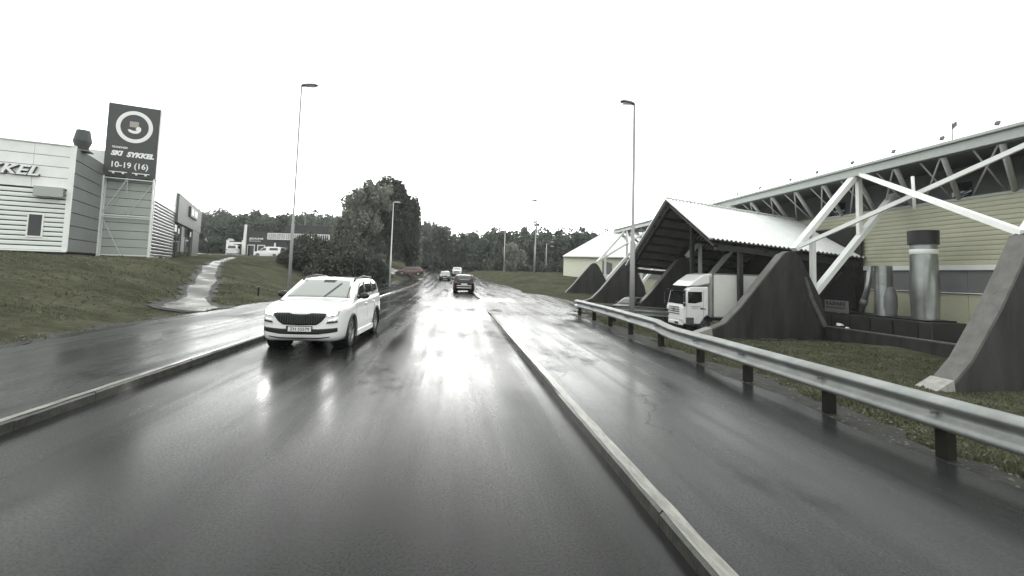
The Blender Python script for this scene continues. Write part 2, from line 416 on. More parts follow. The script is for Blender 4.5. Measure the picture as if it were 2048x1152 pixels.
# ------------------------------------------------------------------ the lie of the land
def sstep(u):
    u = min(1.0, max(0.0, u)); return u*u*(3-2*u)
def lerp(a, b, t): return a + (b-a)*min(1.0, max(0.0, t))
def zr(y):                                    # the road: level, then climbing
    if y < 55: return 0.0
    if y < 90: return 0.0007*(y-55)**2
    return 0.8575 + 0.049*(y-90)
def cx(y):                                    # the road bends to the left
    return 0.0 if y < 60 else -0.00073*(y-60)**2
XL, XR = -4.75, 1.64
def edge_l(y):
    return lerp(-8.9, -5.6, (y-68)/10) + cx(y)
def edge_r(y):
    return np.interp(y, [-10, 3, 20, 34, 50, 62, 90, 140], [5.05, 5.1, 5.5, 5.9, 7.2, 7.6, 5.0, 3.2]) + cx(y)
def tz(x, y):
    el, er = edge_l(y), edge_r(y)
    z0 = zr(y)
    bump = 0.05*math.sin(x*0.9+0.4*y)+0.04*math.sin(1.7*y-x*0.6)+0.03*math.sin(2.9*x+1.3)
    if x < el:
        H = 2.15 + 0.035*max(0, y-45) + 0.055*max(0, y-130)
        H = max(H, z0)
        u = (el-x)/lerp(12, 14, (y-68)/12)
        u = min(1, u)
        a = u*u*(3-2*u); b = u*(2-u)
        t = lerp(a, b, (y-65)/15)
        return z0 + 0.10 + (H - z0 - 0.1)*t + bump*min(1, u*4)
    if x > er:
        u = (x-er)
        low = -0.95
        if 20 < y < 44:
            low = lerp(-0.95, -1.32, min((y-20)/5, (44-y)/6))
        a = lerp(0.03, low, sstep(u/7.5)) if y < 80 else 0.1
        # a low grassy rise beyond the hall's end and under the wood
        h = 0.1 + 1.95*sstep((y-62)/16) + 0.01*max(0, y-80)
        up = sstep((y-58)/10)
        far = z0 + (h - z0)*sstep(u/5) if h > z0 else z0
        far += 0.055*max(0, y-140)
        return a*(1-up) + far*up + 0.6*bump*min(1, u/3)*(0.25 if 20 < y < 44 else 1)
    return z0 - 0.07

def make_ground():
    xs = np.concatenate([np.linspace(-900, -120, 12), np.linspace(-110, -45, 22), np.linspace(-43, -12, 50), np.arange(-11.6, 8.0, 0.4), np.linspace(8.0, 30, 48), np.linspace(32, 110, 24), np.linspace(120, 900, 12)])
    ys = np.concatenate([np.linspace(-300, -20, 8), np.arange(-10, 60, 0.6), np.arange(60, 130, 1.5), np.linspace(132, 400, 50), np.linspace(430, 1200, 10)])
    nx, ny = len(xs), len(ys)
    V = np.array([(x, y, tz(x, min(y, 330))) for y in ys for x in xs])
    i, j = np.meshgrid(np.arange(nx-1), np.arange(ny-1)); a = (j*nx+i).ravel()
    F = np.stack([a, a+1, a+nx+1, a+nx], 1)
    o = mesh_np('ground', V, F, M['ground'], smooth=True)
    tag(o, kind='structure')
make_ground()

def strip(name, y_list, fl, fr, fz, m, nx=6, kind='structure'):
    P = []
    for y in y_list:
        a, b = fl(y), fr(y)
        P.append([(a+(b-a)*k/nx, y, fz(a+(b-a)*k/nx, y)) for k in range(nx+1)])
    o = MB().grid(P).build(name, m, smooth=True)
    return tag(o, kind=kind)

ys_road = list(np.arange(-8, 60, 2.0)) + list(np.arange(60, 190, 3.0))
strip('road', ys_road, lambda y: XL+cx(y)-0.1, lambda y: XR+cx(y)+0.1, lambda x, y: zr(y), M['asphalt'], 8)
strip('sidewalk', list(np.arange(-8, 75, 1.5)), lambda y: edge_l(y)-0.15+0.12*math.sin(y*1.3)+0.08*math.sin(y*3.1), lambda y: XL+cx(y)-0.15, lambda x, y: zr(y)+0.112+0.05*max(0, (-6.5-x))*0.2, M['asphalt_path'], 6)
def foot_z(x, y):
    return zr(y) + (0.105 if (y < 20.5 or y > 34) else 0.105-0.1*min(1, min((y-20.5)/2.5, (34-y)/2.5)))
strip('footpath', list(np.arange(-8, 20, 1.5))+[20, 20.5, 21, 21.5]+list(np.arange(22, 32, 2.0))+[31.5, 32, 32.5, 33]+list(np.arange(34, 125, 2.5)),
      lambda y: XR+cx(y)+0.12+(0 if (y < 20.4 or y > 33) else -0.05), lambda y: edge_r(y)-0.1+0.1*math.sin(y*2.1)+0.07*math.sin(y*4.7), foot_z, M['asphalt_walk'], 6)
# the yard in front of the loading canopy drops away from the road
strip('yard', list(np.arange(22.6, 45, 1.2)), lambda y: edge_r(y)-0.25, lambda y: 27.5, lambda x, y: max(tz(x, y)+0.03, tz(x, y)+0.03) if x > edge_r(y) else foot_z(x, y)-0.004, M['asphalt_walk'], 30)
# the side street that leaves to the left past the shop
Pss = []
for y in np.arange(80.0, 88.1, 1.0):
    row = []
    for k in range(71):
        x = -75+(70.1)*k/70; yy = y-4.5*sstep((x+24)/12)
        row.append((x, yy, max(tz(x, yy), zr(yy))+0.035))
    Pss.append(row)
tag(MB().grid(Pss).build('side_street', M['asphalt_walk'], smooth=True), kind='structure')
# muddy verge under the guard rail
def verge_w(y): return 0.70 + 0.20*math.sin(y*0.9)+0.14*math.sin(y*2.3)+0.09*math.sin(y*5.9)+0.06*math.sin(y*11.3+1)
strip('verge', list(np.arange(-6, 22.5, 0.12)), lambda y: edge_r(y)-0.22, lambda y: edge_r(y)+verge_w(y), lambda x, y: 0.035 if x < edge_r(y) else tz(x, y)+0.03, M['verge'], 5)

def kerb(name, y0, y1, x_of, w, top, step=1.2, skip=()):
    mb = MB(); y = y0; rnd = random.Random(3)
    while y < y1:
        L = step; j = rnd.uniform(-0.006, 0.006); jz = rnd.uniform(-0.007, 0.005)
        a, b = y+0.0025, min(y+L, y1)-0.0025
        c = 0.025
        for (ya, yb) in ((a, b),):
            prof = [(-w/2, -0.1), (-w/2, top-c), (-w/2+c, top), (w/2-c, top), (w/2, top-c), (w/2, -0.1)]
            vs = []
            for yy in (ya, yb):
                for px, pz in prof: vs.append((x_of(yy)+px+j, yy, zr(yy)+pz+jz))
            n = len(prof)
            mb.add(vs, [tuple(range(n-1, -1, -1)), tuple(range(n, 2*n))]+[(i, (i+1) % n, n+(i+1) % n, n+i) for i in range(n)])
        y += L
    o = mb.build(name, M['kerb'])
    tp = []; yy = y0                       # the upper face of the stones, paler than their sides
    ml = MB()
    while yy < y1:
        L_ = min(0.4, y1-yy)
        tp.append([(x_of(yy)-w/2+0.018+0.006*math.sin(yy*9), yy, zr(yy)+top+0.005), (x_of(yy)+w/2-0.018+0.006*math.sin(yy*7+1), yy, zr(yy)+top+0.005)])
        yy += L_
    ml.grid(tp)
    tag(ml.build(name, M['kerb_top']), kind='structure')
    return tag(o, kind='structure')
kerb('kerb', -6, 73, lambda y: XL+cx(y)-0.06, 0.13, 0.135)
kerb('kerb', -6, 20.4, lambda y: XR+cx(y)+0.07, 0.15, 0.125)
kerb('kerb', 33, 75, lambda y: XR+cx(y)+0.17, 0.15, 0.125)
# the kerb turns the corner into the side street
mbk = MB(); pk = []
for k in range(9):
    a = math.pi/2*k/8
    pk.append((XL+cx(73)-0.07-2.2*(1-math.cos(a)), 73+2.2*math.sin(a), zr(74)+0.06))
for k in range(8): mbk.bar(pk[k], pk[k+1], 0.16, 0.25)
tag(mbk.build('kerb', M['kerb']), kind='structure')
# worn, muddy edge between meadow and sidewalk
strip('verge', list(np.arange(-6, 70, 0.2)), lambda y: edge_l(y)-0.45-0.35*math.sin(y*0.7)*math.sin(y*0.31+1)-0.22*math.sin(y*2.7)-0.15*math.sin(y*6.1), lambda y: edge_l(y)+0.05+0.12*math.sin(y*1.9), lambda x, y: (tz(x, y)+0.02 if x < edge_l(y)-0.02 else zr(y)+0.135), M['verge'], 5)
# trodden wet path across the meadow
def path_x(y): return np.interp(y, [18.5, 20.5, 22.5, 25.8, 30.2, 34.9, 38.5, 41.5, 50, 60], [-9.7, -10.3, -11.2, -12.7, -14.45, -16.6, -18.0, -19.2, -22.4, -26])
def path_w(y): return 0.8* np.interp(y, [18.5, 20.5, 23, 30, 36, 42, 60], [0.9, 1.1, 0.55, 0.62, 0.5, 0.35, 0.5])*(1+0.12*math.sin(y*1.3)+0.05*math.sin(y*3.1)+0.10*math.sin(y*13.7)*math.sin(y*5.1))
strip('verge', list(np.arange(18.7, 60, 0.2)), lambda y: path_x(y)-path_w(y)*1.35-0.15-0.12*math.sin(y*5.3)-0.1*math.sin(y*11.9), lambda y: path_x(y)+path_w(y)*1.35+0.15+0.12*math.sin(y*4.1)+0.1*math.sin(y*9.7), lambda x, y: tz(x, y)+0.04, M['verge'], 5)
strip('path', list(np.arange(19, 60, 0.2)), lambda y: path_x(y)-path_w(y), lambda y: path_x(y)+path_w(y), lambda x, y: tz(x, y)+0.055, M['puddle'], 5)

def fit_text(name, body, w, h, mat_, parent, M_, extrude=0.01, shear=0.0, bold=0.0):
    """text scaled so that its letters fill w by h metres, centred on M_"""
    t = text(name, body, 1.0, mat_, parent, Matrix.Identity(4), extrude, shear, bold)
    co = np.array([v.co[:] for v in t.data.vertices])
    mn, mx = co.min(0), co.max(0)
    s = Matrix.Diagonal((w/(mx[0]-mn[0]), h/(mx[1]-mn[1]), 1, 1)) @ Matrix.Translation((-(mn[0]+mx[0])/2, -(mn[1]+mx[1])/2, 0))
    t.data.transform(M_ @ s)
    return t

# ------------------------------------------------------------------ sports shop on the left
def siding(mb, p, along, out, length, z0, z1, board, depth=0.035, gap=0):
    """horizontal lapped boards as real geometry"""
    p = Vector(p); a = Vector(along); o = Vector(out); n = max(1, round((z1-z0)/board)); bh = (z1-z0)/n
    if gap:
        for k in range(n):
            q = p+Vector((0, 0, z0+k*bh))
            P = [[q+o*d+Vector((0, 0, z)), q+a*length+o*d+Vector((0, 0, z))] for d, z in ((0, 0), (depth*.8, 0.0), (depth, bh*.2), (depth, bh*.55), (depth*.7, bh*(1-gap)), (0, bh*(1-gap)))]
            mb.grid(P)
        return mb
    prof = []
    for k in range(n):
        z = z0+k*bh
        prof += [(depth, z), (depth*0.85, z+bh*0.66), (-0.03, z+bh*0.70), (-0.03, z+bh*0.97)]
    prof.append((depth, z1))
    P = [[p+o*d+Vector((0, 0, z)), p+a*length+o*d+Vector((0, 0, z))] for d, z in prof]
    mb.grid(P); return mb

def panels(mb, p, along, out, length, z0, z1, rows, cols, gap=0.03, t=0.05):
    p = Vector(p); a = Vector(along).normalized(); o = Vector(out).normalized()
    rh = (z1-z0)/rows; cw = length/cols
    rz = math.atan2(a.y, a.x)
    for r in range(rows):
        for c in range(cols):
            ctr = p+a*(c+.5)*cw+o*t/2+Vector((0, 0, z0+(r+.5)*rh))
            mb.box(ctr, (cw-gap*0.5, t, rh-gap), rz=rz)
    return mb

TH = rad(20.52)
shop = empty('sports_shop', (-24.39, 33.20, 2.35), TH, 'white and grey metal clad sports shop with SYKKEL lettering, on the grassy bank', 'shop')
MB().box((-7.1, 10.05, 3.25), (13.9, 20.0, 6.5)).box((-5.6, 20.9, 3.1), (17.2, 27.6, 6.2)).build('core_wall', M['plinth'], shop)
b = siding(MB(), (-14, -0.0, 0), (1, 0, 0), (0, -1, 0), 13.86, 0.12, 3.95, 0.295, 0.05, 0.24)
b.build('ribbed_wall', M['white_cladding'], shop)
b = MB(); panels(b, (-14, 0.0, 0), (1, 0, 0), (0, -1, 0), 13.86, 3.98, 6.75, 4, 8, 0.035)
b.build('panel_wall', M['white_metal'], shop)
b = MB().box((-7, -0.02, 6.80), (14.2, 0.25, 0.07)).box((-7, -0.07, 0.06), (14.1, 0.16, 0.09))
b.build('flashing', M['white_metal'], shop)
MB().box((-0.04, -0.01, 3.42), (0.24, 0.20, 6.72)).build('corner_trim', M['white_metal'], shop)
b = MB(); panels(b, (-0.05, 0.12, 0), (0, 1, 0), (1, 0, 0), 6.7, 0.05, 6.85, 8, 1, 0.05)
b.build('side_wall', M['grey_cladding'], shop)
b = MB(); panels(b, (0.05, 6.95, 0), (1, 0, 0), (0, -1, 0), 3.08, 0.02, 6.35, 10, 1, 0.04)
b.build('recess_wall', M['light_cladding'], shop)
MB().box((-4.2, 10.6, 7.15), (9.4, 7.0, 1.8)).build('roof_block', M['white_metal'], shop)
b = MB(); panels(b, (3.1, 6.95, 0), (0, 1, 0), (1, 0, 0), 16.0, 4.45, 6.45, 3, 3, 0.04)
b.build('fascia_panel', M['white_cladding'], shop)
b = siding(MB(), (3.1, 6.95, 0), (0, 1, 0), (1, 0, 0), 10.2, 0.05, 4.42, 0.27, 0.05, 0.28)
b.build('ribbed_wall', M['dark_siding'], shop)
b = MB().box((3.2, 26.6, 5.05), (0.3, 18.9, 2.9)).box((3.2, 32.0, 1.75), (0.3, 6.0, 3.6))
b.build('entrance_portal', M['portal'], shop)
dr = MB().box((3.12, 23.0, 1.78), (0.06, 11.9, 3.5)).build('entrance_door', M['dark_glass'], shop)
for y in (18.4, 21.4, 24.6, 27.6): MB().box((3.165, y, 1.78), (0.04, 0.10, 3.5)).build('door_frame', M['trim'], dr)
for c_, d_ in (((3.17, 17.7, 3.0), (0.02, 1.3, 0.7)), ((3.17, 19.7, 2.85), (0.02, 0.7, 0.55)), ((3.17, 28.4, 3.0), (0.02, 0.9, 0.6))): MB().box(c_, d_).build('poster', M['sign_white'], dr)
sb = MB().box((3.42, 27.3, 5.4), (0.28, 6.2, 1.1)).build('sign_box', M['sign_black'], shop)
for y_, w_ in ((25.7, 1.5), (28.6, 2.3)): MB().box((3.575, y_, 5.42), (0.03, w_, 0.72)).build('lit_panel', M['sign_white'], sb)
# window with white frame
w = MB().box((-1.50, -0.06, 1.62), (0.62, 0.03, 1.32)).build('window', M['dark_glass'], shop)
b = MB()
for dx in (-0.345, 0.345): b.box((-1.50+dx, -0.07, 1.62), (0.075, 0.08, 1.46))
for dz in (-0.70, 0.70): b.box((-1.50, -0.072, 1.62+dz), (0.765, 0.086, 0.08))
b.build('window_frame', M['white_metal'], w)
vb = MB().box((-0.92, -0.30, 3.72), (1.38, 0.46, 0.62)).build('ventilation_box', mat('vent_grey', (0.36, 0.39, 0.36), 0.5), shop, bevel=0.02)
b = MB()
for k in range(6): b.box((-0.225, -0.30, 3.50+k*0.09), (0.03, 0.36, 0.035))
b.build('grille', M['plinth'], vb)
lt = fit_text('lettering', 'SYKKEL', 3.55, 0.62, M['sign_white'], shop, facing((-3.30, -0.19, 4.98), (1, 0, 0)), 0.05, 0.28, 0.02)
lt2 = fit_text('letter_return', 'SYKKEL', 3.55, 0.62, M['sign_black'], shop, facing((-3.25, -0.12, 4.95), (1, 0, 0)), 0.05, 0.28, 0.05)
MB().box((-7, 0.35, -0.75), (13.7, 0.6, 1.6)).box((-0.35, 3.4, -0.85), (0.5, 6.6, 1.6)).box((2.85, 20.7, -0.8), (0.3, 27.5, 1.5)).build('plinth', M['plinth'], shop)
for k, yy in enumerate((7.2, 8.0, 9.6, 12.6, 14.8, 18.5, 20.4, 22.3)):
    MB().box((3.15, yy, -0.18), (0.18, 0.22 if k % 2 else 0.42, 0.42)).build('foundation_block', M['white_cladding'], shop)
rv = MB().lathe((-0.10, 1.6, 6.78), (0, 0, 1), [(0.0, 0), (0.34, 0.0), (0.36, 0.28), (0.50, 0.66), (0.50, 0.74), (0.37, 1.42), (0.36, 1.46), (0.0, 1.46)], 12)
rv.build('roof_vent', mat('vent_dark', (0.055, 0.06, 0.058), 0.5, metal=0.2), shop, auto=35)
MB().box((-0.1, 1.6, 6.82), (1.0, 1.0, 0.08)).build('vent_base', M['portal'], shop)

# sign tower in the corner of the shop
U = Vector((math.cos(TH), math.sin(TH), 0)); Vv = Vector((-math.sin(TH), math.cos(TH), 0))
tw = empty('sign_tower', Vector((-24.39, 33.20, 2.25))+Vv*6.2, TH, 'tall charcoal sign tower reading SKI SYKKEL 10-19 (16) on a white lattice frame', 'sign tower')
for sx in (0.06, 3.13):
    for sy in (0.0, 0.55):
        MB().box((sx, sy, 3.08), (0.10, 0.10, 6.16)).build('post', M['white_metal'], tw)
pn = MB().box((1.60, 0.26, 8.92), (3.22, 0.62, 5.62)).build('sign_panel', M['sign_black'], tw)
Z = -2.25
P = []
for k in range(48):
    a = 2*math.pi*k/48
    P.append([(1.66+math.cos(a)*r*0.98, y, 12.32+Z+math.sin(a)*r*1.07) for r, y in ((0.90, -0.055), (0.90, -0.085), (1.17, -0.085), (1.17, -0.055))])
MB().grid(P, close_u=True).build('ring_emblem', M['sign_white'], pn)
# pale curved figure inside the ring
cr = []
for k in range(15):
    a = rad(200)+rad(200)*k/14
    cr.append((1.64+0.40*math.cos(a), 12.10+Z+0.30*math.sin(a)))
for k in range(15):
    a = rad(400)-rad(200)*k/14
    q = 0.10+0.12*abs(math.sin(rad(200)*k/14*0.5))
    cr.append((1.60+0.27*math.cos(a)*(0.7), 12.13+Z+0.16*math.sin(a)))
mbk = MB()
blob = [(-.42, .02), (-.30, -.14), (-.05, -.22), (.18, -.20), (.34, -.08), (.42, .10), (.40, .27), (.30, .36), (.18, .33), (.10, .24), (.06, .14), (.14, .10), (.10, .02), (-.06, .0), (-.22, .06), (-.36, .08)]
mbk.prism([(1.66+a, 12.02+Z+c) for a, c in blob], lambda a, c, t: (a, t, c), -0.085, -0.052)
mbk.build('emblem_figure', M['sign_white'], pn)
MB().box((1.62, -0.065, 12.52+Z), (0.56, 0.025, 0.44)).build('emblem_patch', M['sign_tan'], pn)
fit_text('small_lettering', 'TRONDHEIM', 0.95, 0.15, M['sign_white'], pn, facing((0.86, -0.062, 10.62+Z), (1, 0, 0)), 0.01, 0.2, 0.02)
fit_text('lettering', 'SKI', 0.74, 0.40, M['sign_white'], pn, facing((0.72, -0.062, 10.16+Z), (1, 0, 0)), 0.01, 0.25, 0.06)
fit_text('lettering', 'SYKKEL', 1.72, 0.42, M['sign_white'], pn, facing((2.17, -0.062, 10.14+Z), (1, 0, 0)), 0.01, 0.25, 0.06)
fit_text('opening_hours', '10-19 (16)', 2.25, 0.58, M['sign_white'], pn, facing((1.58, -0.062, 9.22+Z), (1, 0, 0)), 0.01, 0.0, 0.015)
for x0, x1 in ((0.35, 1.45), (1.75, 2.85)):
    lb = MB().box(((x0+x1)/2, -0.16, 8.70+Z), (x1-x0, 0.07, 0.06)).build('light_bar', M['sign_white'], tw)
    for f in (0.25, 0.78): MB().box((x0+(x1-x0)*f, -0.16, 8.61+Z), (0.13, 0.12, 0.12)).build('light_fitting', M['sign_white'], lb)
for name, p, q, wd in (('horizontal_bar', (0.06, 0, 3.15), (3.13, 0, 3.15), .07), ('horizontal_bar', (0.06, 0.55, 3.02), (3.13, 0.55, 3.02), .06),
                       ('horizontal_bar', (0.06, 0, 0.12), (3.13, 0, 0.12), .09), ('diagonal_brace', (0.08, 0, 3.12), (1.45, 0, 0.14), .055),
                       ('diagonal_brace', (0.08, 0, 3.18), (1.5, 0, 6.05), .055), ('diagonal_brace', (3.1, 0.5, 6.05), (1.55, 0.5, 3.2), .05),
                       ('diagonal_brace', (0.08, 0.5, 3.18), (0.9, 0.5, 4.6), .04), ('hanger_rod', (1.5, 0.0, 6.1), (1.5, 0.0, 4.9), .04),
                       ('horizontal_bar', (0.06, -0.01, 5.98), (3.13, -0.01, 5.98), .06)):
    MB().bar(p, q, wd, wd).build(name, M['brace'] if name != 'horizontal_bar' else M['white_metal'], tw)
b = MB()
for x in (0.0, 3.2): b.box((x, 0.26, 11.98), (0.03, 0.03, 0.5))
b.box((1.6, 0.26, 12.2), (1.7, 0.03, 0.03))
b.build('top_rail', M['galv_pole'], tw)

# ------------------------------------------------------------------ dark shop across the side street
G = 3.45
sh2 = empty('dark_shop', (-31, 90.3, G), rad(-8.5), 'low dark shop with white lettering and a long white railing, beyond the meadow', 'shop')
MB().box((1.0, 5.0, 2.3), (15.2, 9.9, 4.6)).build('wall', M['shop_dark'], sh2)
MB().box((4.4, 4.8, 5.3), (9.0, 8.0, 1.4)).build('upper_storey', M['shop_dark'], sh2)
for x in (-5.6, -3.75):
    wn = MB().box((x, -0.02, 1.1), (1.10, 0.05, 1.9)).build('window', M['dark_glass'], sh2)
    b = MB()
    for dx in (-.62, .62): b.box((x+dx, -0.06, 1.1), (0.14, 0.09, 2.15))
    for dz in (-1.02, 1.02): b.box((x, -0.063, 1.1+dz), (1.4, 0.096, 0.14))
    b.build('window_frame', M['white_metal'], wn)
fit_text('lettering', 'JEOUNE', 2.6, 0.42, M['sign_white'], sh2, facing((-4.75, -0.06, 3.25), (1, 0, 0)), 0.03, 0, 0.03)
fit_text('small_lettering', 'MOTOR BUTIKK', 2.1, 0.16, M['plate'], sh2, facing((-4.95, -0.06, 2.85), (1, 0, 0)), 0.02, 0, 0.02)
fit_text('small_lettering', 'JEOUNE', 1.7, 0.28, M['sign_white'], sh2, facing((1.2, -0.06, 1.65), (1, 0, 0)), 0.03, 0, 0.03)
MB().box((1.15, -0.04, 1.28), (1.9, 0.05, 0.07)).box((0.2, -0.05, 0.95), (4.6, 0.06, 0.10)).build('white_trim', M['sign_white'], sh2)
rl = MB()
for dz in (3.25, 4.28): rl.box((3.35, -0.85, dz), (11.2, 0.10, 0.13))
for k in range(29): rl.box((-2.2+k*0.396, -0.85, 3.77), (0.10 if k % 4 else 0.2, 0.06, 1.0))
rl.build('roof_railing', M['white_metal'], sh2)
MB().box((0.6, -0.87, 3.77), (5.6, 0.02, 0.78)).build('banner', mat('pale_banner', (0.45, 0.46, 0.44), 0.6, noise=0.3, nscale=2), sh2)
MB().box((-1.0, -0.5, 1.3), (0.22, 0.22, 2.6)).build('post', M['white_metal'], sh2)

cp = empty('carport', (-39.35, 91.5, 3.5), rad(-8), 'white framed open carport at the left end of the dark shop', 'carport')
for x in (-1.5, 1.35): MB().box((x, 0, 1.45), (0.36, 0.36, 2.9)).build('post', M['white_metal'], cp)
MB().box((0, 0, 2.35), (2.7, 0.3, 0.28)).build('beam', M['white_metal'], cp)
MB().box((0, 3.2, 1.3), (3.3, 0.15, 2.6)).box((0, 1.7, 2.6), (3.3, 3.1, 0.15)).build('back_wall', M['shop_dark'], cp)
py = empty('sign_pylon', (-37.55, 90.6, 3.5), rad(-8), 'tall narrow white pylon beside the dark shop', 'pylon')
MB().prism([(-.30, 0), (.30, 0), (.24, 5.7), (-.10, 5.7)], lambda a, c, t: (a, t, c), -0.12, 0.12).build('panel', M['white_metal'], py)
MB().box((0, 0, 0.05), (0.9, 0.5, 0.14)).build('base', M['concrete'], py)
wh = empty('white_shed', (-50.5, 108.0, 5.0), rad(-10), 'small white shed half hidden by bushes, far left behind the meadow', 'shed')
MB().box((0, 1.2, 1.0), (4.6, 2.4, 2.0)).build('wall', M['white_metal'], wh)
MB().prism([(-2.5, 2.0), (2.5, 2.0), (2.1, 2.55), (-2.1, 2.55)], lambda a, c, t: (a, t, c), -0.1, 2.5).build('roof', M['fascia'], wh)

# ------------------------------------------------------------------ arena hall on the right
hall = empty('arena_hall', (26.0, 30.0, -1.2), 0, 'big cream sports hall on the right with overhanging roof and white steel trusses', 'hall')
O = (26.0, 30.0, -1.2)
Y0, Y1 = 6.0, 67.0
b = siding(MB(O), (26, Y0, 0), (0, 1, 0), (-1, 0, 0), Y1-Y0, 3.05, 6.38, 0.24, 0.045, 0.07)
b.build('cream_wall', M['yellow_siding'], hall)
MB(O).box((26.4, 36.5, 2.4), (0.7, 61, 8.0)).build('core_wall', M['plinth'], hall)
MB(O).box((25.93, 36.5, 2.90), (0.2, 61, 0.27)).build('white_band', M['white_metal'], hall)
b = MB(O); panels(b, (26.04, Y0, 0), (0, 1, 0), (-1, 0, 0), 61, 1.62, 2.75, 1, 24, 0.03, 0.06)
b.build('grey_panel_row', M['grey_panel'], hall)
b = MB(O); panels(b, (26.04, Y0, 0), (0, 1, 0), (-1, 0, 0), 61, -0.45, 1.55, 1, 24, 0.05, 0.06)
b.build('cream_panel_row', M['yellow_siding'], hall)
MB(O).box((25.95, 36.5, 1.59), (0.18, 61, 0.05)).build('drip_rail', M['white_metal'], hall)
MB(O).box((26.0, 36.5, -0.95), (0.3, 61, 1.0)).build('plinth', M['concrete'], hall)
MB(O).box((27.0, 36.5, 6.44), (2.2, 61, 0.14)).build('wall_ledge', M['fascia'], hall)
MB(O).box((28.1, 36.5, 7.5), (0.2, 61, 2.2)).build('clerestory_wall', M['grey_panel'], hall)
rng = random.Random(5)
for k in range(20):
    y = 8.5+k*2.9
    if rng.random() < 0.75:
        c = MB(O).box((27.95, y, 7.15+rng.uniform(-.2, .2)), (0.06, rng.uniform(0.9, 1.9), rng.uniform(0.5, 1.1))).build('clerestory_window', M['dark_glass'] if rng.random() < 0.35 else mat('clerestory_panel', (0.2, 0.21, 0.2), 0.4, noise=0.3, nscale=2), hall)
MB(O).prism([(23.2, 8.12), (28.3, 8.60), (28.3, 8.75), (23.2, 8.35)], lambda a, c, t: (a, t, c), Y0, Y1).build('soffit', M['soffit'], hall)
MB(O).box((23.12, 36.5, 8.42), (0.16, 61.2, 0.5)).build('fascia', M['fascia'], hall)
MB(O).box((22.98, 36.5, 8.66), (0.26, 61.2, 0.10)).build('gutter', M['fascia'], hall)
MB(O).prism([(23.0, 8.70), (58, 10.6), (58, 10.8), (23.0, 8.78)], lambda a, c, t: (a, t, c), Y0, Y1).build('roof', M['fascia'], hall)
for k in range(23):
    ye = 10.0+k*2.5
    MB(O).tube([(23.35, ye, 8.15), (25.95, ye+1.5, 6.5)], 0.125, 8).build('diagonal_strut', M['brace'], hall, smooth=True)
    MB(O).tube([(23.35, ye+1.15, 8.15), (26.1, ye+1.95, 6.5)], 0.045, 6).build('thin_strut', M['brace'], hall, smooth=True)
    MB(O).tube([(23.35, ye+0.15, 8.15), (26.1, ye+3.5, 6.5)], 0.045, 6).build('thin_strut', M['brace'], hall, smooth=True)
for y in (16.0, 17.8, 20.2, 22.8, 25.5, 28.3, 30.8, 34.2, 37.2, 41, 45, 49.5, 54.5, 60):
    lp = MB(O).box((23.55, y, 9.16), (0.10, 0.16, 0.17), ry=0.5).tube([(23.6, y, 8.7), (23.6, y, 9.1)], 0.010, 6)
    lp.build('floodlight', M['lamp_grey'], hall)
MB(O).tube([(23.6, 19.75, 8.75), (23.6, 19.75, 9.8)], 0.02, 6).prism([(0, 9.45), (0.0, 9.7), (-0.2, 9.82), (-0.22, 9.6)], lambda a, c, t: (23.6+t, 19.75+a, c), -0.01, 0.01).build('roof_flag', M['lamp_grey'], hall)

# inclined truss legs that carry the roof down to the buttresses
def leg(Y, full=True):
    MB(O).bar((19.35, Y-0.27, 3.75), (23.58, Y-0.27, 8.55), 0.26, 0.46, up=(0, 1, 0)).build('truss_chord', M['white_metal'], hall)
    if full:
        MB(O).bar((20.55, Y-0.27, 1.25), (25.85, Y-0.27, 7.25), 0.26, 0.44, up=(0, 1, 0)).build('truss_chord', M['white_metal'], hall)
        MB(O).bar((23.55, Y-0.27, 8.35), (23.55, Y-0.27, 4.75), 0.24, 0.24).build('truss_web', M['white_metal'], hall)
        MB(O).bar((20.52, Y-0.27, 4.85), (20.52, Y-0.27, 1.25), 0.24, 0.24).build('truss_web', M['white_metal'], hall)
for Y in (25.35, 38.0, 50.6, 63.2): leg(Y)
MB(O).bar((16.9, 12.08, 3.6), (21.6, 12.3, 9.2), 0.24, 0.42, up=(0, 1, 0)).build('truss_chord', M['white_metal'], hall)
def brace(p, q): MB(O).bar(p, q, 0.17, 0.20).build('cross_brace', M['white_metal'], hall)
brace((19.47, 25.08, 3.85), (23.42, 15.7, 8.15))
brace((16.75, 12.1, 3.55), (23.42, 25.05, 8.42))
brace((19.47, 50.3, 3.9), (23.5, 63.0, 8.45)); brace((19.47, 63.0, 3.9), (23.5, 50.5, 8.45))
MB(O).tube([(21.6, 19.9, 5.5), (21.6, 19.96, 7.1)], 0.07, 8).build('brace_node', M['white_metal'], hall, smooth=True)

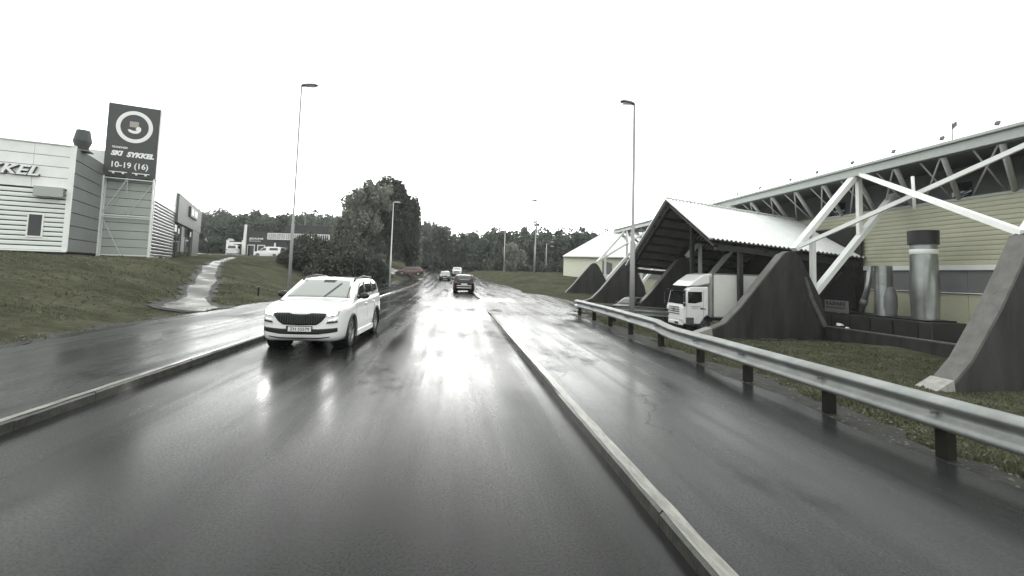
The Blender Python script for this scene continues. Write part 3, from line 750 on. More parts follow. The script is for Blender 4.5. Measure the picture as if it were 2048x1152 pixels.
# concrete buttresses
def buttress(Y, prof, label, rim=False):
    bt = empty('concrete_buttress', (prof[0][0], Y-0.27, -1.2), 0, label, 'buttress', 'concrete buttresses along the hall')
    o = (prof[0][0], Y-0.27, -1.2)
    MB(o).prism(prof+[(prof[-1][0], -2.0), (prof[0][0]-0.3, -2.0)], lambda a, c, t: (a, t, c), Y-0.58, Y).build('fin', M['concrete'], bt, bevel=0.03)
    # paler capping along the sloping edge, proud of the fin
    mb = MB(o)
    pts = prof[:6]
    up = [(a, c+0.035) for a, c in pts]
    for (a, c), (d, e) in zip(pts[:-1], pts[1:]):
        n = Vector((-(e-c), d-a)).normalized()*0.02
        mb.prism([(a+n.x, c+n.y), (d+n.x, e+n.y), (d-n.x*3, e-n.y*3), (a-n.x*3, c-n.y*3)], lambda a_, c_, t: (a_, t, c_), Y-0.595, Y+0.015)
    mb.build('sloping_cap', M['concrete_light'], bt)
    foot = prof[0]
    MB(o).prism([(foot[0]-0.25, foot[1]-0.35), (foot[0]+0.02, foot[1]+0.03), (prof[1][0]-0.05, prof[1][1]+0.045), (prof[1][0], prof[1][1]-0.4)], lambda a, c, t: (a, t, c), Y-0.62, Y+0.03).build('foot', mat('pale_concrete', (0.30, 0.29, 0.27), 0.6, noise=0.3, nscale=6), bt)
    if rim:
        MB(o).prism([(19.62, 2.2), (19.78, 2.2), (20.2, 0.98), (21.0, -0.5), (20.8, -0.62), (20.02, 0.9)], lambda a, c, t: (a, t, c), Y-0.72, Y-0.585).build('side_rim', M['concrete_light'], bt)
    return bt
prof = [(13.35, -1.05), (14.2, -0.80), (14.95, -0.50), (15.9, 0.45), (17.2, 2.0), (18.46, 3.46), (18.8, 3.64), (19.2, 3.60), (19.6, 3.13), (20.8, .92), (21.2, -.8)]
prof1 = [(13.22, -1.0), (13.85, -0.72), (14.42, -0.15), (15.4, 1.30), (16.12, 2.55), (16.62, 3.48), (16.95, 3.66), (17.6, 3.58), (18.5, 2.9), (19.8, .7), (20.2, -.83)]
buttress(12.35, prof1, 'nearest large concrete buttress with pale sloping edge, cut by the right edge of the view')
buttress(25.35, prof, 'concrete buttress on the lawn in front of the white truck', True)
buttress(38.0, prof, 'concrete buttress in the shade under the canopy, behind the lamp post')
buttress(50.6, prof, 'dark concrete buttress at the far end of the canopy beside the guard rail end')
buttress(63.2, prof, 'farthest small concrete buttress in front of the pale hall')

# loading canopy
can = empty('loading_canopy', (20.8, 33.5, -1.2), 0, 'open loading canopy with white corrugated gable roof over the truck', 'canopy')
OC = (20.8, 33.5, -1.2)
XA, XB = 15.6, 26.0
def rz_(f, t):      # ridge 0 -> eave 1 along f; x fraction t
    pass
def slope_pts(t, right, nx, amp, dz=0.0):
    rows = []
    zr0 = lerp(7.78, 6.65, t); x = XA+(XB-XA)*t
    return x, zr0
def roof_side(right):
    P = []
    n = 300
    for i in range(n+1):
        t = i/n
        x = XA+(XB-XA)*t
        za = lerp(7.78, 6.65, t)
        if right: ye, ze = lerp(27.3, 27.2, t), lerp(4.42, 3.58, t)
        else: ye, ze = lerp(41.6, 41.6, t), lerp(2.97, 2.3, t)
        w = 0.06*max(-0.75, min(0.75, 1.25*math.sin(2*math.pi*x/0.29)))
        P.append([(x, 33.5, za+w), (x, (33.5*2+ye)/3, (za*2+ze)/3+w), (x, ye, ze+w)])
    mb = MB(OC).grid(P)
    mb.grid([[(p[0], p[1], p[2]-0.025) for p in row] for row in P])
    mb.build('roof_sheet', M['roof_sheet'], can)
    Q = []
    for x, t in ((XA+0.05, 0), (XB, 1)):
        za = lerp(7.78, 6.65, t)
        if right: ye, ze = lerp(27.45, 27.35, t), lerp(4.46, 3.62, t)
        else: ye, ze = 41.45, lerp(3.01, 2.34, t)
        Q.append([(x, 33.5, za-0.12), (x, ye, ze-0.12)])
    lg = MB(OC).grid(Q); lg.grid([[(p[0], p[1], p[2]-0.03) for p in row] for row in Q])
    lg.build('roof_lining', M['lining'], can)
    for k in range(8):
        f = (k+0.6)/8
        pts = []
        for x, t in ((XA+0.1, 0), (XB-0.1, 1)):
            za = lerp(7.78, 6.65, t)
            if right: ye, ze = 27.4, lerp(4.46, 3.62, t)
            else: ye, ze = 41.45, lerp(3.01, 2.34, t)
            pts.append((x, lerp(33.5, ye, f), lerp(za, ze, f)-0.26))
        MB(OC).bar(pts[0], pts[1], 0.12, 0.22).build('purlin', M['timber_dark'], can)
    for t in (0.03, 0.36, 0.7):
        x = XA+(XB-XA)*t; za = lerp(7.78, 6.65, t)
        if right: ye, ze = 27.4, lerp(4.46, 3.62, t)
        else: ye, ze = 41.45, lerp(3.01, 2.34, t)
        MB(OC).bar((x, 33.5, za-0.45), (x, ye, ze-0.45), 0.16, 0.26, up=(1, 0, 0)).build('rafter', M['timber_dark'], can)
roof_side(True); roof_side(False)
MB(OC).bar((XA-0.03, 33.5, 7.80), (XA-0.03, 27.25, 4.40), 0.10, 0.20, up=(1, 0, 0)).build('rake_trim', M['white_metal'], can)
MB(OC).bar((XA-0.03, 33.5, 7.80), (XA-0.03, 41.65, 2.95), 0.10, 0.20, up=(1, 0, 0)).build('rake_trim', M['white_metal'], can)
b = MB(OC).bar((XA-0.05, 33.5, 7.86), (XB, 33.5, 6.73), 0.36, 0.05)
b.build('ridge_cap', M['roof_sheet'], can)
b = MB(OC)
for k in range(34):
    t = k/34
    b.box((XA+(XB-XA)*t, 33.5, lerp(7.92, 6.79, t)), (0.12, 0.10, 0.06))
b.box((XA, 33.5, 8.0), (0.08, 0.08, 0.2))
b.build('ridge_stud', M['lamp_grey'], can)
for x, y, zt in ((17.75, 27.75, 4.0), (25.3, 27.6, 3.3), (16.3, 41.2, 2.8), (25.3, 41.2, 2.3), (17.6, 33.5, 7.1)):
    zb = -1.6
    MB(OC).box((x, y, (zt+zb)/2), (0.26, 0.26, zt-zb)).build('post', M['timber_dark'], can)
MB(OC).bar((16, 27.6, 3.92), (25.8, 27.5, 3.15), 0.18, 0.36).build('eaves_beam', M['timber_dark'], can)
MB(OC).bar((16, 41.3, 2.5), (25.8, 41.3, 1.9), 0.18, 0.36).build('eaves_beam', M['timber_dark'], can)
MB(OC).box((25.78, 34.3, 2.0), (0.12, 14.0, 7.2)).build('back_wall', M['timber_dark'], can)
MB(OC).bar((20.6, 27.5, -1.0), (24.6, 27.6, 2.6), 0.1, 0.1).build('knee_brace', M['machine'], can)

# low retaining wall across the lawn
lw = MB((20.4, 18.0, -1.0))
wp = [(19.6, 11.2, -0.36), (19.95, 17.5, -0.42), (20.45, 22.0, -0.50), (20.9, 24.75, -0.56)]
for (x0, y0, z0), (x1, y1, z1) in zip(wp[:-1], wp[1:]):
    lw.add([(x0, y0, z0), (x0+.25, y0, z0), (x0+.25, y0, -1.8), (x0, y0, -1.8), (x1, y1, z1), (x1+.25, y1, z1), (x1+.25, y1, -1.8), (x1, y1, -1.8)],
           [(0, 1, 2, 3), (7, 6, 5, 4), (0, 4, 5, 1), (1, 5, 6, 2), (2, 6, 7, 3), (3, 7, 4, 0)])
lwr = empty('low_wall', (20.4, 18.0, -1.0), 0, 'low dark concrete wall edging the lawn below the silver duct', 'wall')
lw.build('wall', M['concrete'], lwr)
cpw = MB((20.4, 18.0, -1.0))
for p, q in zip(wp[:-1], wp[1:]):
    cpw.bar((p[0]+.12, p[1], p[2]+.02), (q[0]+.12, q[1], q[2]+.02), 0.29, 0.05)
cpw.build('coping', M['concrete_light'], lwr)

mc = empty('machine_box', (23.9, 25.2, -1.2), 0, 'long black machine housing behind the low wall, ducts rising from it', 'machine')
MB().box((0, 0, 0.65), (2.0, 9.6, 1.35)).build('housing', M['machine'], mc, bevel=0.04)
b = MB()
for k in range(7): b.box((-1.02, -4.1+k*1.36, 0.65), (0.05, 0.06, 1.2))
b.build('rib', M['black'], mc)
MB().box((0.1, 0.2, 1.36), (1.7, 9.0, 0.08)).build('lid', M['trim'], mc)

du = empty('exhaust_duct', (24.05, 21.75, 0.1), 0, 'tall dented silver exhaust duct with black cap, before the cream wall', 'duct')
pr = []
for k in range(34):
    h = 0.05+k*0.118
    r = 0.56 + (0.012 if k % 2 else -0.006) + 0.05*math.exp(-((h-1.7)/1.0)**2)
    pr.append((r, h))
sh = MB().lathe((0, 0, 0), (0, 0, 1), pr, 26).build('shaft', M['duct'], du, smooth=True)
for v in sh.data.vertices:            # a long dent down the front
    c = v.co; a = math.atan2(c.y, c.x)
    d = math.exp(-(((a+2.30+0.12*c.z) % (2*math.pi)-math.pi)/0.0001)**2) if False else math.exp(-((a+1.95-0.10*(c.z-1.8))/0.24)**2)
    k = 1-0.17*d*max(0, 1-((c.z-1.5)/1.7)**2)
    c.x *= k; c.y *= k
MB().lathe((0, 0, 0), (0, 0, 1), [(0.50, 3.9), (0.64, 3.92), (0.65, 4.62), (0.60, 4.64), (0.60, 4.1), (0.0, 4.1)], 26).build('cap', M['black'], du, auto=40)
MB().lathe((0, 0, 0), (0, 0, 1), [(0.575, 3.42), (0.585, 3.43), (0.585, 3.66), (0.575, 3.67)], 26).build('clamp_band', M['sign_white'], du, smooth=True)
d2 = empty('exhaust_duct', (24.05, 24.1, 0.1), 0, 'shorter silver duct with seam and elbow, left of the tall capped one', 'duct')
MB().lathe((0, 0, 0), (0, 0, 1), [(0.0, 2.86), (0.42, 2.85), (0.42, 1.86), (0.44, 1.85), (0.44, 1.80), (0.42, 1.79), (0.46, 0.02)], 22).build('shaft', M['duct'], d2, auto=40)
MB().lathe((0.04, -0.30, 0), (0, 0, 1), [(0.0, 1.72), (0.16, 1.69), (0.29, 1.48), (0.36, 1.1), (0.37, 0.6), (0.33, 0.2), (0.30, 0.02)], 22).build('elbow', M['grey_panel'], d2, smooth=True)
d3 = empty('leaning_pipe', (24.0, 25.9, -0.6), 0, 'thin grey pipe leaning towards the shorter silver duct', 'pipe')
MB().tube([(0, 0, 0), (0.0, -0.75, 2.1), (0.0, -1.05, 3.55)], [0.15, 0.16, 0.15], 12).build('pipe', M['duct'], d3, smooth=True)
MB().tube([(0.02, -0.45, 1.3), (0.02, -0.58, 1.62)], 0.2, 12).build('collar', M['grey_panel'], d3, smooth=True)
MB().tube([(0.15, -0.15, 0.5), (0.12, -0.95, 3.0)], 0.05, 8).build('stay', M['brace'], d3, smooth=True)
sg = empty('warning_sign', (22.82, 26.05, 0.16), 0, 'grey warning plate reading RASFARE on the black machine housing', 'sign')
MB().box((0, 0, 0.36), (0.05, 1.75, 0.72)).build('plate', M['plate_grey'], sg)
fit_text('lettering', 'RASFARE', 1.45, 0.24, M['ink'], sg, facing((-0.035, 0.02, 0.52), (0, -1, 0)), 0.006, 0, 0.02)
fit_text('small_lettering', 'INGEN PARKERING', 1.45, 0.09, M['ink'], sg, facing((-0.035, 0.02, 0.28), (0, -1, 0)), 0.006, 0, 0.02)
MB().box((0.15, 0, -0.4), (0.1, 0.1, 1.0)).build('post', M['galv_pole'], sg)

# pale hall beyond the canopy
ph = empty('pale_hall', (17.4, 73.5, 2.0), 0, 'pale cream hall with white pitched roof, beyond the farthest buttress', 'hall')
OP = (17.4, 73.5, 2.0)
A0 = Vector((17.3, 74.0, 0)); A1 = Vector((30.0, 68.5, 0)); back = Vector((9.5, 7.6, 0))
def wallq(mb, p, q, z0, z1): mb.add([(p.x, p.y, z0), (q.x, q.y, z0), (q.x, q.y, z1), (p.x, p.y, z1)], [(0, 1, 2, 3)])
mb = MB(OP)
mb.add([(A0.x, A0.y, 0.5), (A1.x, A1.y, 0.5), (A1.x, A1.y, 4.75), (A0.x, A0.y, 4.75), (A0.x+2*back.x, A0.y+2*back.y, 0.5), (A0.x+2*back.x, A0.y+2*back.y, 4.75), (A0.x+back.x, A0.y+back.y, 9.6), (A1.x+2*back.x, A1.y+2*back.y, 0.5), (A1.x+2*back.x, A1.y+2*back.y, 4.75), (A1.x+back.x, A1.y+back.y, 9.6)],
       [(0, 1, 2, 3), (0, 3, 6, 5, 4), (1, 7, 8, 9, 2), (4, 5, 8, 7)])
mb.build('wall', M['yellow_bright'], ph)
mb = MB(OP); e = Vector((-0.25, -0.35, 0))
for s in (0, 1):
    P0 = A0+(e if s == 0 else back*2-e); P1 = A1+(e if s == 0 else back*2-e)
    R0 = A0+back; R1 = A1+back
    pts = [(P0.x, P0.y, 4.72), (P1.x, P1.y, 4.72), (R1.x, R1.y, 9.7), (R0.x, R0.y, 9.7)]
    mb.add(pts+[(a, b_, c+0.2) for a, b_, c in pts], [(0, 1, 2, 3), (7, 6, 5, 4), (0, 4, 5, 1), (1, 5, 6, 2), (2, 6, 7, 3), (3, 7, 4, 0)])
mb.build('roof', M['roof_sheet'], ph)
g0, g1 = A0+e*1.2, A1+e*1.2
MB(OP).bar((g0.x, g0.y, 4.72), (g1.x, g1.y, 4.72), 0.12, 0.10).build('gutter', M['lamp_grey'], ph)
d0 = A0+(A1-A0)*0.44; dd = (A1-A0).normalized(); nn = Vector((-dd.y, dd.x, 0))*-0.04
MB(OP).prism([(0, 2.2), (1.5, 2.2), (1.5, 3.9), (0, 4.3)], lambda a, c, t: tuple(d0+dd*a-nn*t*-1+Vector((0, 0, c))), -0.5, 1.0).build('window', M['grey_panel'], ph)

# ------------------------------------------------------------------ guard rails
RAILP = [(.0, .395), (-.05, .40), (-.085, .42), (-.095, .455), (-.06, .50), (-.012, .535), (-.005, .57), (-.015, .605), (-.085, .635), (-.105, .665), (-.095, .695), (-.03, .722), (.05, .735)]
def rail_x(y): return np.interp(y, [-6, 4.6, 8.2, 12.5, 17.3, 22.4], [5.2, 5.24, 5.32, 5.58, 5.78, 5.80])
def rail_beam(mb, pts):
    rows = []; rows2 = []
    for k, p in enumerate(pts):
        a = Vector(pts[max(k-1, 0)]); b_ = Vector(pts[min(k+1, len(pts)-1)]); d = (b_-a); d.z = 0; d.normalize()
        n = Vector((d.y, -d.x, 0))              # to the right of travel
        rows.append([Vector(p)+n*dx+Vector((0, 0, z)) for dx, z in RAILP])
        rows2.append([Vector(p)+n*(dx+0.022)+Vector((0, 0, z-0.006)) for dx, z in RAILP])
    mb.grid(rows); mb.grid(rows2)
    for r in (0, -1):
        mb.grid([rows[r], rows2[r]])
    mb.grid([[r[0] for r in rows], [r[0] for r in rows2]]); mb.grid([[r[-1] for r in rows], [r[-1] for r in rows2]])
gr = empty('guard_rail', (5.6, 12, 0), 0, 'long galvanised guard rail on dark posts beside the right footpath', 'guard rail')
OG = (5.6, 12, 0)
def rail_dz(y): return 0.03 if y > 12.6 else (0.03 - 0.075*sstep((12.6-y)/1.0) + 0.03*sstep((11.2-y)/3))
pts = [(rail_x(y), y, rail_dz(y)) for y in np.arange(-5, 22.3, 0.5)]
mb = MB(OG); rail_beam(mb, pts)
mb.build('beam', M['galv'], gr, smooth=True)
for y in (0.6, 2.6, 4.65, 6.3, 8.25, 10.15, 12.5, 15.0, 17.3, 19.4, 21.7):
    x = rail_x(y)+0.10
    p = MB(OG).box((x, y, 0.16), (0.14, 0.12, 0.96)).build('post', M['wood_post'], gr, bevel=0.012)
    MB(OG).tube([(x-0.20, y, 0.565+rail_dz(y)), (x-0.1, y, 0.565+rail_dz(y))], 0.022, 8).build('bolt', M['galv_pole'], p)
for y in (4.1, 8.1, 12.1, 16.1):
    pass
g2 = empty('guard_rail', (7.6, 18.6, 0), 0, 'short second guard rail behind the lamp post, pointing at the truck', 'guard rail')
OG2 = (7.6, 18.6, 0)
mb = MB(OG2); rail_beam(mb, [(5.9, 18.95, 0.0), (6.6, 18.75, 0.0), (7.6, 18.55, -0.02), (8.72, 18.45, -0.06)])
mb.build('beam', M['galv'], g2, smooth=True)
for x, y in ((6.55, 18.9), (8.65, 18.6)):
    MB(OG2).box((x, y, 0.02), (0.16, 0.14, 1.3)).build('post', M['wood_post'], g2, bevel=0.012)

# ------------------------------------------------------------------ street lamps
def lamp(loc, H, head, ang, label, tilt=0.06, r0=0.075, mat_='galv_pole', headm='lamp_grey', name='street_lamp', lean=(0, 0), hs=1.0):
    o = empty(name, loc, ang, label, 'street lamp', 'street lamps along the road')
    MB().tube([(0, 0, -0.6), (lean[0]*.4, lean[1]*.4, H*0.37), (lean[0]*.4, lean[1]*.4, H*0.375), (lean[0], lean[1], H)], [r0*1.25, r0*1.12, r0*0.82, r0*0.5], 10).build('pole', M[mat_], o, smooth=True)
    h = MB()
    prof = [(0.0, .05, .05), (0.08, .08, .07), (0.35*head, .13, .075), (0.8*head, .14, .07), (head, .06, .03)]
    P = []
    for x, w, t in prof:
        w *= hs; t *= hs
        z = H + x*tilt
        P.append([(lean[0]+x, lean[1]-w, z), (lean[0]+x, lean[1]-w*0.7, z+t), (lean[0]+x, lean[1]+w*0.7, z+t), (lean[0]+x, lean[1]+w, z), (lean[0]+x, lean[1], z-0.05*hs), (lean[0]+x, lean[1]-w, z)])
    h.grid(P); h.add(P[0][:5], [(0, 1, 2, 3, 4)]); h.add(P[-1][:5], [(0, 1, 2, 3, 4)])
    hd = h.build('lamp_head', M[headm], o)
    MB().box((lean[0]+head*0.55, lean[1], H+head*0.55*tilt-0.03), (head*0.55, 0.14, 0.05)).build('lens', M['lamp_clear'], hd)
    return o
lamp((-6.95, 21.4, 0.1), 9.75, 0.72, rad(-8), 'tall thin lamp post on the left, behind the oncoming white car', 0.03, 0.058)
lamp((6.88, 17.75, 0.0), 8.75, 0.56, rad(172), 'tall lamp post behind the guard rail in front of the canopy', 0.16, 0.085)
lamp((-6.7, 52.0, tz(-6.7, 52)), 9.2, 0.75, rad(-5), 'pale lamp post in front of the dark bushes left of the road', 0.05, 0.08, 'galv_pale', 'galv_pale')
lamp((-7.3, 88.0, 1.6), 8.6, 0.7, rad(-5), 'small pale lamp post before the tree at the road bend', 0.05, 0.07, 'galv_pale', 'galv_pale')
lamp((-33.6, 111.5, 5.0), 10.6, 0.6, rad(0), 'distant thin lamp post rising above the dark shop roof', 0.05, 0.17, 'lamp_grey', hs=2.0)
lamp((12.9, 76, 1.9), 11.9, 1.1, rad(172), 'tall leaning lamp post on the grassy rise before the wood', 0.12, 0.14, 'galv_pole', 'lamp_grey', lean=(-0.25, 0), hs=2.3)
lamp((9.1, 121.0, 1.95), 8.0, 0.6, rad(178), 'small lamp post with short head before the wood, right of the road', 0.05, 0.09, 'galv_pale', 'galv_pale')
dl = empty('street_lamp', (22.9, 117.0, 2.1), 0, 'small double-headed lamp post before the wood, left of the pale hall', 'street lamp', 'street lamps along the road')
MB().tube([(0, 0, -.5), (0, 0, 7.6)], [.09, .06], 8).build('pole', M['galv_pale'], dl, smooth=True)
MB().tube([(0, 0, 7.5), (1.3, 0, 7.9)], .035, 6).tube([(0.4, 4, -.5), (0.5, 4, 5.5), (0.6, 4, 6.6)], .05, 6).tube([(0.6, 4, 6.6), (1.7, 3.2, 7.0)], .03, 6).build('arm', M['galv'], dl)
for p in ((1.5, 0, 7.95), (2.1, 3, 7.05)):
    MB().box(p, (0.8, 0.3, 0.16)).build('lamp_head', M['galv_pale'], dl, bevel=0.05)
fp = empty('flagpole', (9.7, 92.0, 1.9), 0, 'bare thin pole without a lamp head on the grassy rise', 'pole')
MB().tube([(0, 0, -.5), (0, 0, 9.0)], [.11, .05], 8).build('pole', M['galv_pale'], fp, smooth=True)
MB().lathe((0, 0, 9.0), (0, 0, 1), [(0, -.02), (.07, 0.0), (.07, .06), (0, .1)], 10).build('finial', M['galv'], fp)
st = empty('marker_stake', (-10.5, 27.5, tz(-10.5, 27.5)), 0, 'short dark marker stake in the grass left of the white car', 'stake')
MB().box((0, 0, 0.22), (0.07, 0.07, 0.55)).build('stake', M['wood_post'], st)
MB().box((-0.03, 0, 0.5), (0.13, 0.05, 0.05)).build('tip', M['galv_pole'], st)

# ------------------------------------------------------------------ cars
def bool_cut(o, cutters):
    bpy.context.view_layer.update()
    for c in cutters:
        c.matrix_world = o.matrix_world.copy()
        m = o.modifiers.new('cut', 'BOOLEAN'); m.operation = 'DIFFERENCE'; m.solver = 'EXACT'; m.object = c
    bpy.context.view_layer.update()
    dg = bpy.context.evaluated_depsgraph_get()
    me = bpy.data.meshes.new_from_object(o.evaluated_get(dg))
    o.modifiers.clear(); o.data = me
    for c in cutters:
        bpy.data.objects.remove(c)

def bvh_of(o):
    me = o.data
    return BVHTree.FromPolygons([v.co.copy() for v in me.vertices], [tuple(p.vertices) for p in me.polygons])

def lineat(pts, t):
    """point at fraction t along a 2-D polyline"""
    L = [0.0]
    for a, b in zip(pts[:-1], pts[1:]): L.append(L[-1]+math.hypot(b[0]-a[0], b[1]-a[1]))
    s = t*L[-1]
    for k in range(len(pts)-1):
        if s <= L[k+1] or k == len(pts)-2:
            f = 0 if L[k+1] == L[k] else (s-L[k])/(L[k+1]-L[k])
            return (pts[k][0]+(pts[k+1][0]-pts[k][0])*f, pts[k][1]+(pts[k+1][1]-pts[k][1])*f)

def patch(mb, bvh, axis, top, bot, nx=14, ny=6, off=0.008, skirt=0.012):
    """a panel shrunk onto a body: (a, b) pairs are (x, z) for axis y, (y, z) for axis x"""
    G = []
    for i in range(nx+1):
        a = lineat(top, i/nx); c = lineat(bot, i/nx); row = []
        for j in range(ny+1):
            f = j/ny; p = (a[0]+(c[0]-a[0])*f, a[1]+(c[1]-a[1])*f)
            if axis == '-y': o = Vector((p[0], -9, p[1])); d = Vector((0, 1, 0))
            elif axis == '+y': o = Vector((p[0], 9, p[1])); d = Vector((0, -1, 0))
            elif axis == '+x': o = Vector((9, p[0], p[1])); d = Vector((-1, 0, 0))
            else: o = Vector((-9, p[0], p[1])); d = Vector((1, 0, 0))
            h, n, _, _ = bvh.ray_cast(o, d)
            if h is None:
                h, n, _, _ = bvh.find_nearest(o+d*8.2)
            if n.dot(d) > 0: n = -n
            row.append((h-d*off*0.5+n*off*0.5, -d if True else n))
        G.append(row)
    P = [[q[0] for q in r] for r in G]
    mb.grid(P)
    border = [P[i][0] for i in range(nx+1)] + [P[nx][j] for j in range(1, ny+1)] + [P[i][ny] for i in range(nx-1, -1, -1)] + [P[0][j] for j in range(ny-1, 0, -1)]
    nb = [G[i][0][1] for i in range(nx+1)] + [G[nx][j][1] for j in range(1, ny+1)] + [G[i][ny][1] for i in range(nx-1, -1, -1)] + [G[0][j][1] for j in range(ny-1, 0, -1)]
    mb.grid([[p, p-n*(off+skirt)] for p, n in zip(border+border[:1], nb+nb[:1])])
    return mb

def make_wheel(r, w, rimr, parent, loc, spokes=5, side=1, rim='rim'):
    t = MB().lathe((0, 0, 0), (side, 0, 0), [(rimr, -w/2), (r*0.93, -w/2), (r, -w*0.36), (r, w*0.36), (r*0.93, w/2), (rimr, w/2), (rimr*0.97, w*0.3)], 32).build('tyre', M['tyre'], None, auto=40)
    R = MB().lathe((0, 0, 0), (side, 0, 0), [(rimr*1.0, w*0.46), (rimr*0.93, w*0.49), (rimr*0.88, w*0.40), (rimr*0.85, w*0.05), (0, w*0.05)], 28)
    R.lathe((0, 0, 0), (side, 0, 0), [(0.0, w*0.44), (0.065, w*0.43), (0.075, w*0.30)], 14)
    for k in range(spokes):
        a = 2*math.pi*k/spokes
        for da in (-0.16, 0.16):
            p = Vector((side*w*0.36, math.cos(a+da*0.4)*0.05, math.sin(a+da*0.4)*0.05)); q = Vector((side*w*0.40, math.cos(a+da)*rimr*0.92, math.sin(a+da)*rimr*0.92))
            R.bar(p, q, 0.03, 0.045, up=(1, 0, 0))
    wl = bpy.data.objects.new('wheel', None); COL.objects.link(wl); wl.location = loc
    if parent is not None: wl.parent = parent
    t.parent = wl
    rm = R.build('rim', M[rim], wl)
    return wl

def car(name, label, cat, loc, rz, P, paint, group=None, detail=2):
    """local axes: front towards -y, x to the car's left-hand neighbour, ground z = 0, origin mid wheelbase"""
    root = empty(name, loc, rz, label, cat, group)
    L, W = P['L'], P['W']; hw = W/2; fo = P['front']; y0 = -(fo+P['wb']/2); yr = P['wb']/2; yf = -P['wb']/2; R = P['r']
    def at(key, s): 
        k = P[key]; return float(np.interp(s, [a for a, b in k], [b for a, b in k]))
    # lower body
    ss = sorted(set([0, .015, .04, .08, .14, .22, .32, .45] + list(np.linspace(.6, L-.5, 30)) + [L-.35, L-.22, L-.12, L-.05, L-.015, L]))
    rows = []
    for s in ss:
        w = at('w', s)*hw; zb, zt = at('zb', s), at('zt', s); h = zt-zb
        sec = [(0, zb), (w*.82, zb), (w*.94, zb+.05*h/.8), (w*.985, zb+.16*h), (w*1.0, zb+.36*h), (w*.998, zb+.60*h), (w*.985, zb+.76*h), (w*.972, zt-.085), (w*.935, zt-.03), (w*.86, zt-.004), (w*.62, zt+.012), (w*.3, zt+.022), (0, zt+.025)]
        rows.append([(x, y0+s, z) for x, z in sec] + [(-x, y0+s, z) for x, z in sec[-2:0:-1]])
    n = len(rows[0])
    mb = MB(); vs = [p for r_ in rows for p in r_]; fs = []
    for i in range(len(rows)-1):
        for j in range(n): fs.append((i*n+j, i*n+(j+1) % n, (i+1)*n+(j+1) % n, (i+1)*n+j))
    fs.append(tuple(range(n-1, -1, -1))); fs.append(tuple((len(rows)-1)*n+j for j in range(n)))
    mb.add(vs, fs)
    body = mb.build('body', M[paint], root, auto=50)
    cutters = []
    for y in (yf, yr):
        for sgn in (-1, 1):
            c = MB().lathe((sgn*(hw-0.13), y, R), (1, 0, 0), [(0, -.29), (R+.05, -.29), (R+.05, .29), (0, .29)], 32).build('cutter', None)
            cutters.append(c)
    bool_cut(body, cutters)
    for p in body.data.polygons: p.use_smooth = True
    if hasattr(body.data, 'set_sharp_from_angle'): body.data.set_sharp_from_angle(angle=rad(38))
    bb = bvh_of(body)
    # cabin
    g0, g1 = P['cab'][0][0], P['cab'][-1][0]
    ss = sorted(set(list(np.linspace(g0, g1, 44))))
    rows = []
    for s in ss:
        zroof = at('cab', s); zt = at('zt', s); zbelt = zt-0.06; wb = at('w', s)*hw*0.945
        tum = P.get('tumble', .26); h = max(0.02, zroof-zbelt)
        xt = wb-h*tum*0.92
        sec = [(0, zbelt-.03), (wb, zbelt-.03), (wb-h*.30*tum, zbelt+h*.30), (wb-h*.62*tum, zbelt+h*.62), (wb-h*.84*tum, zbelt+h*.84), (xt-.035*min(1, h/.3), zbelt+h*.945), (xt-.12*min(1, h/.3), zbelt+h*.99), (xt*.55, zroof+.008), (0, zroof+.014)]
        rows.append([(x, y0+s, z) for x, z in sec] + [(-x, y0+s, z) for x, z in sec[-2:0:-1]])
    n = len(rows[0]); mb = MB(); vs = [p for r_ in rows for p in r_]; fs = []
    for i in range(len(rows)-1):
        for j in range(n): fs.append((i*n+j, i*n+(j+1) % n, (i+1)*n+(j+1) % n, (i+1)*n+j))
    fs.append(tuple(range(n-1, -1, -1))); fs.append(tuple((len(rows)-1)*n+j for j in range(n)))
    mb.add(vs, fs)
    cabin = mb.build('cabin', M[paint], root, auto=40)
    cb = bvh_of(cabin)
    Y = lambda s: y0+s
    def P2(lst): return [(Y(a), b) for a, b in lst]
    # windscreen and rear window
    if 'ws' in P:
        patch(MB(), cb, '-y', P['ws'][0], P['ws'][1], 16, 8, 0.010).build('windscreen', M[P.get('wsmat', 'windscreen')], root, smooth=True)
    if 'rw' in P:
        patch(MB(), cb, '+y', P['rw'][0], P['rw'][1], 12, 6, 0.010).build('rear_window', M['car_glass'], root, smooth=True)
    for ax in ('+x', '-x'):
        if P.get('clad', True):
            tt = [q for wt, wbm in P['sw'] for q in wt]; tb = [q for wt, wbm in P['sw'] for q in wbm]
            patch(MB(), cb, ax, P2([(a, b+.012) for a, b in tt]), P2([(a, b-.012) for a, b in tb]), 24, 5, 0.004).build('window_surround', M['trim'], root, smooth=True)
        for wt, wbm in P['sw']:
            patch(MB(), cb, ax, P2(wt), P2(wbm), 10, 5, 0.009).build('side_window', M['car_glass'], root, smooth=True)
    # wheels, arches
    for y in (yf, yr):
        for sgn in (-1, 1):
            make_wheel(R, .225, R*P.get('rimk', .70), root, (sgn*(hw-.135), y, R), 5, sgn)
            A = []
            for k in range(25):
                a = rad(-18)+rad(216)*k/24
                A.append([(sgn*(hw+.004), y+math.cos(a)*r_, R+math.sin(a)*r_) for r_ in (R+.045,)] + [(sgn*(hw+.016), y+math.cos(a)*(R+.05), R+math.sin(a)*(R+.05)), (sgn*(hw+.012), y+math.cos(a)*(R+.05+P.get('arch', .06)), R+math.sin(a)*(R+.05+P.get('arch', .06))), (sgn*(hw-.04), y+math.cos(a)*(R+.055+P.get('arch', .06)), R+math.sin(a)*(R+.055+P.get('arch', .06)))])
            MB().grid(A).lathe((sgn*(hw-.2), y, R), (sgn, 0, 0), [(0, -.20), (R+.045, -.20), (R+.045, .185)], 28).build('wheel_arch', M['trim'] if P.get('clad', True) else M[paint], root, smooth=True)
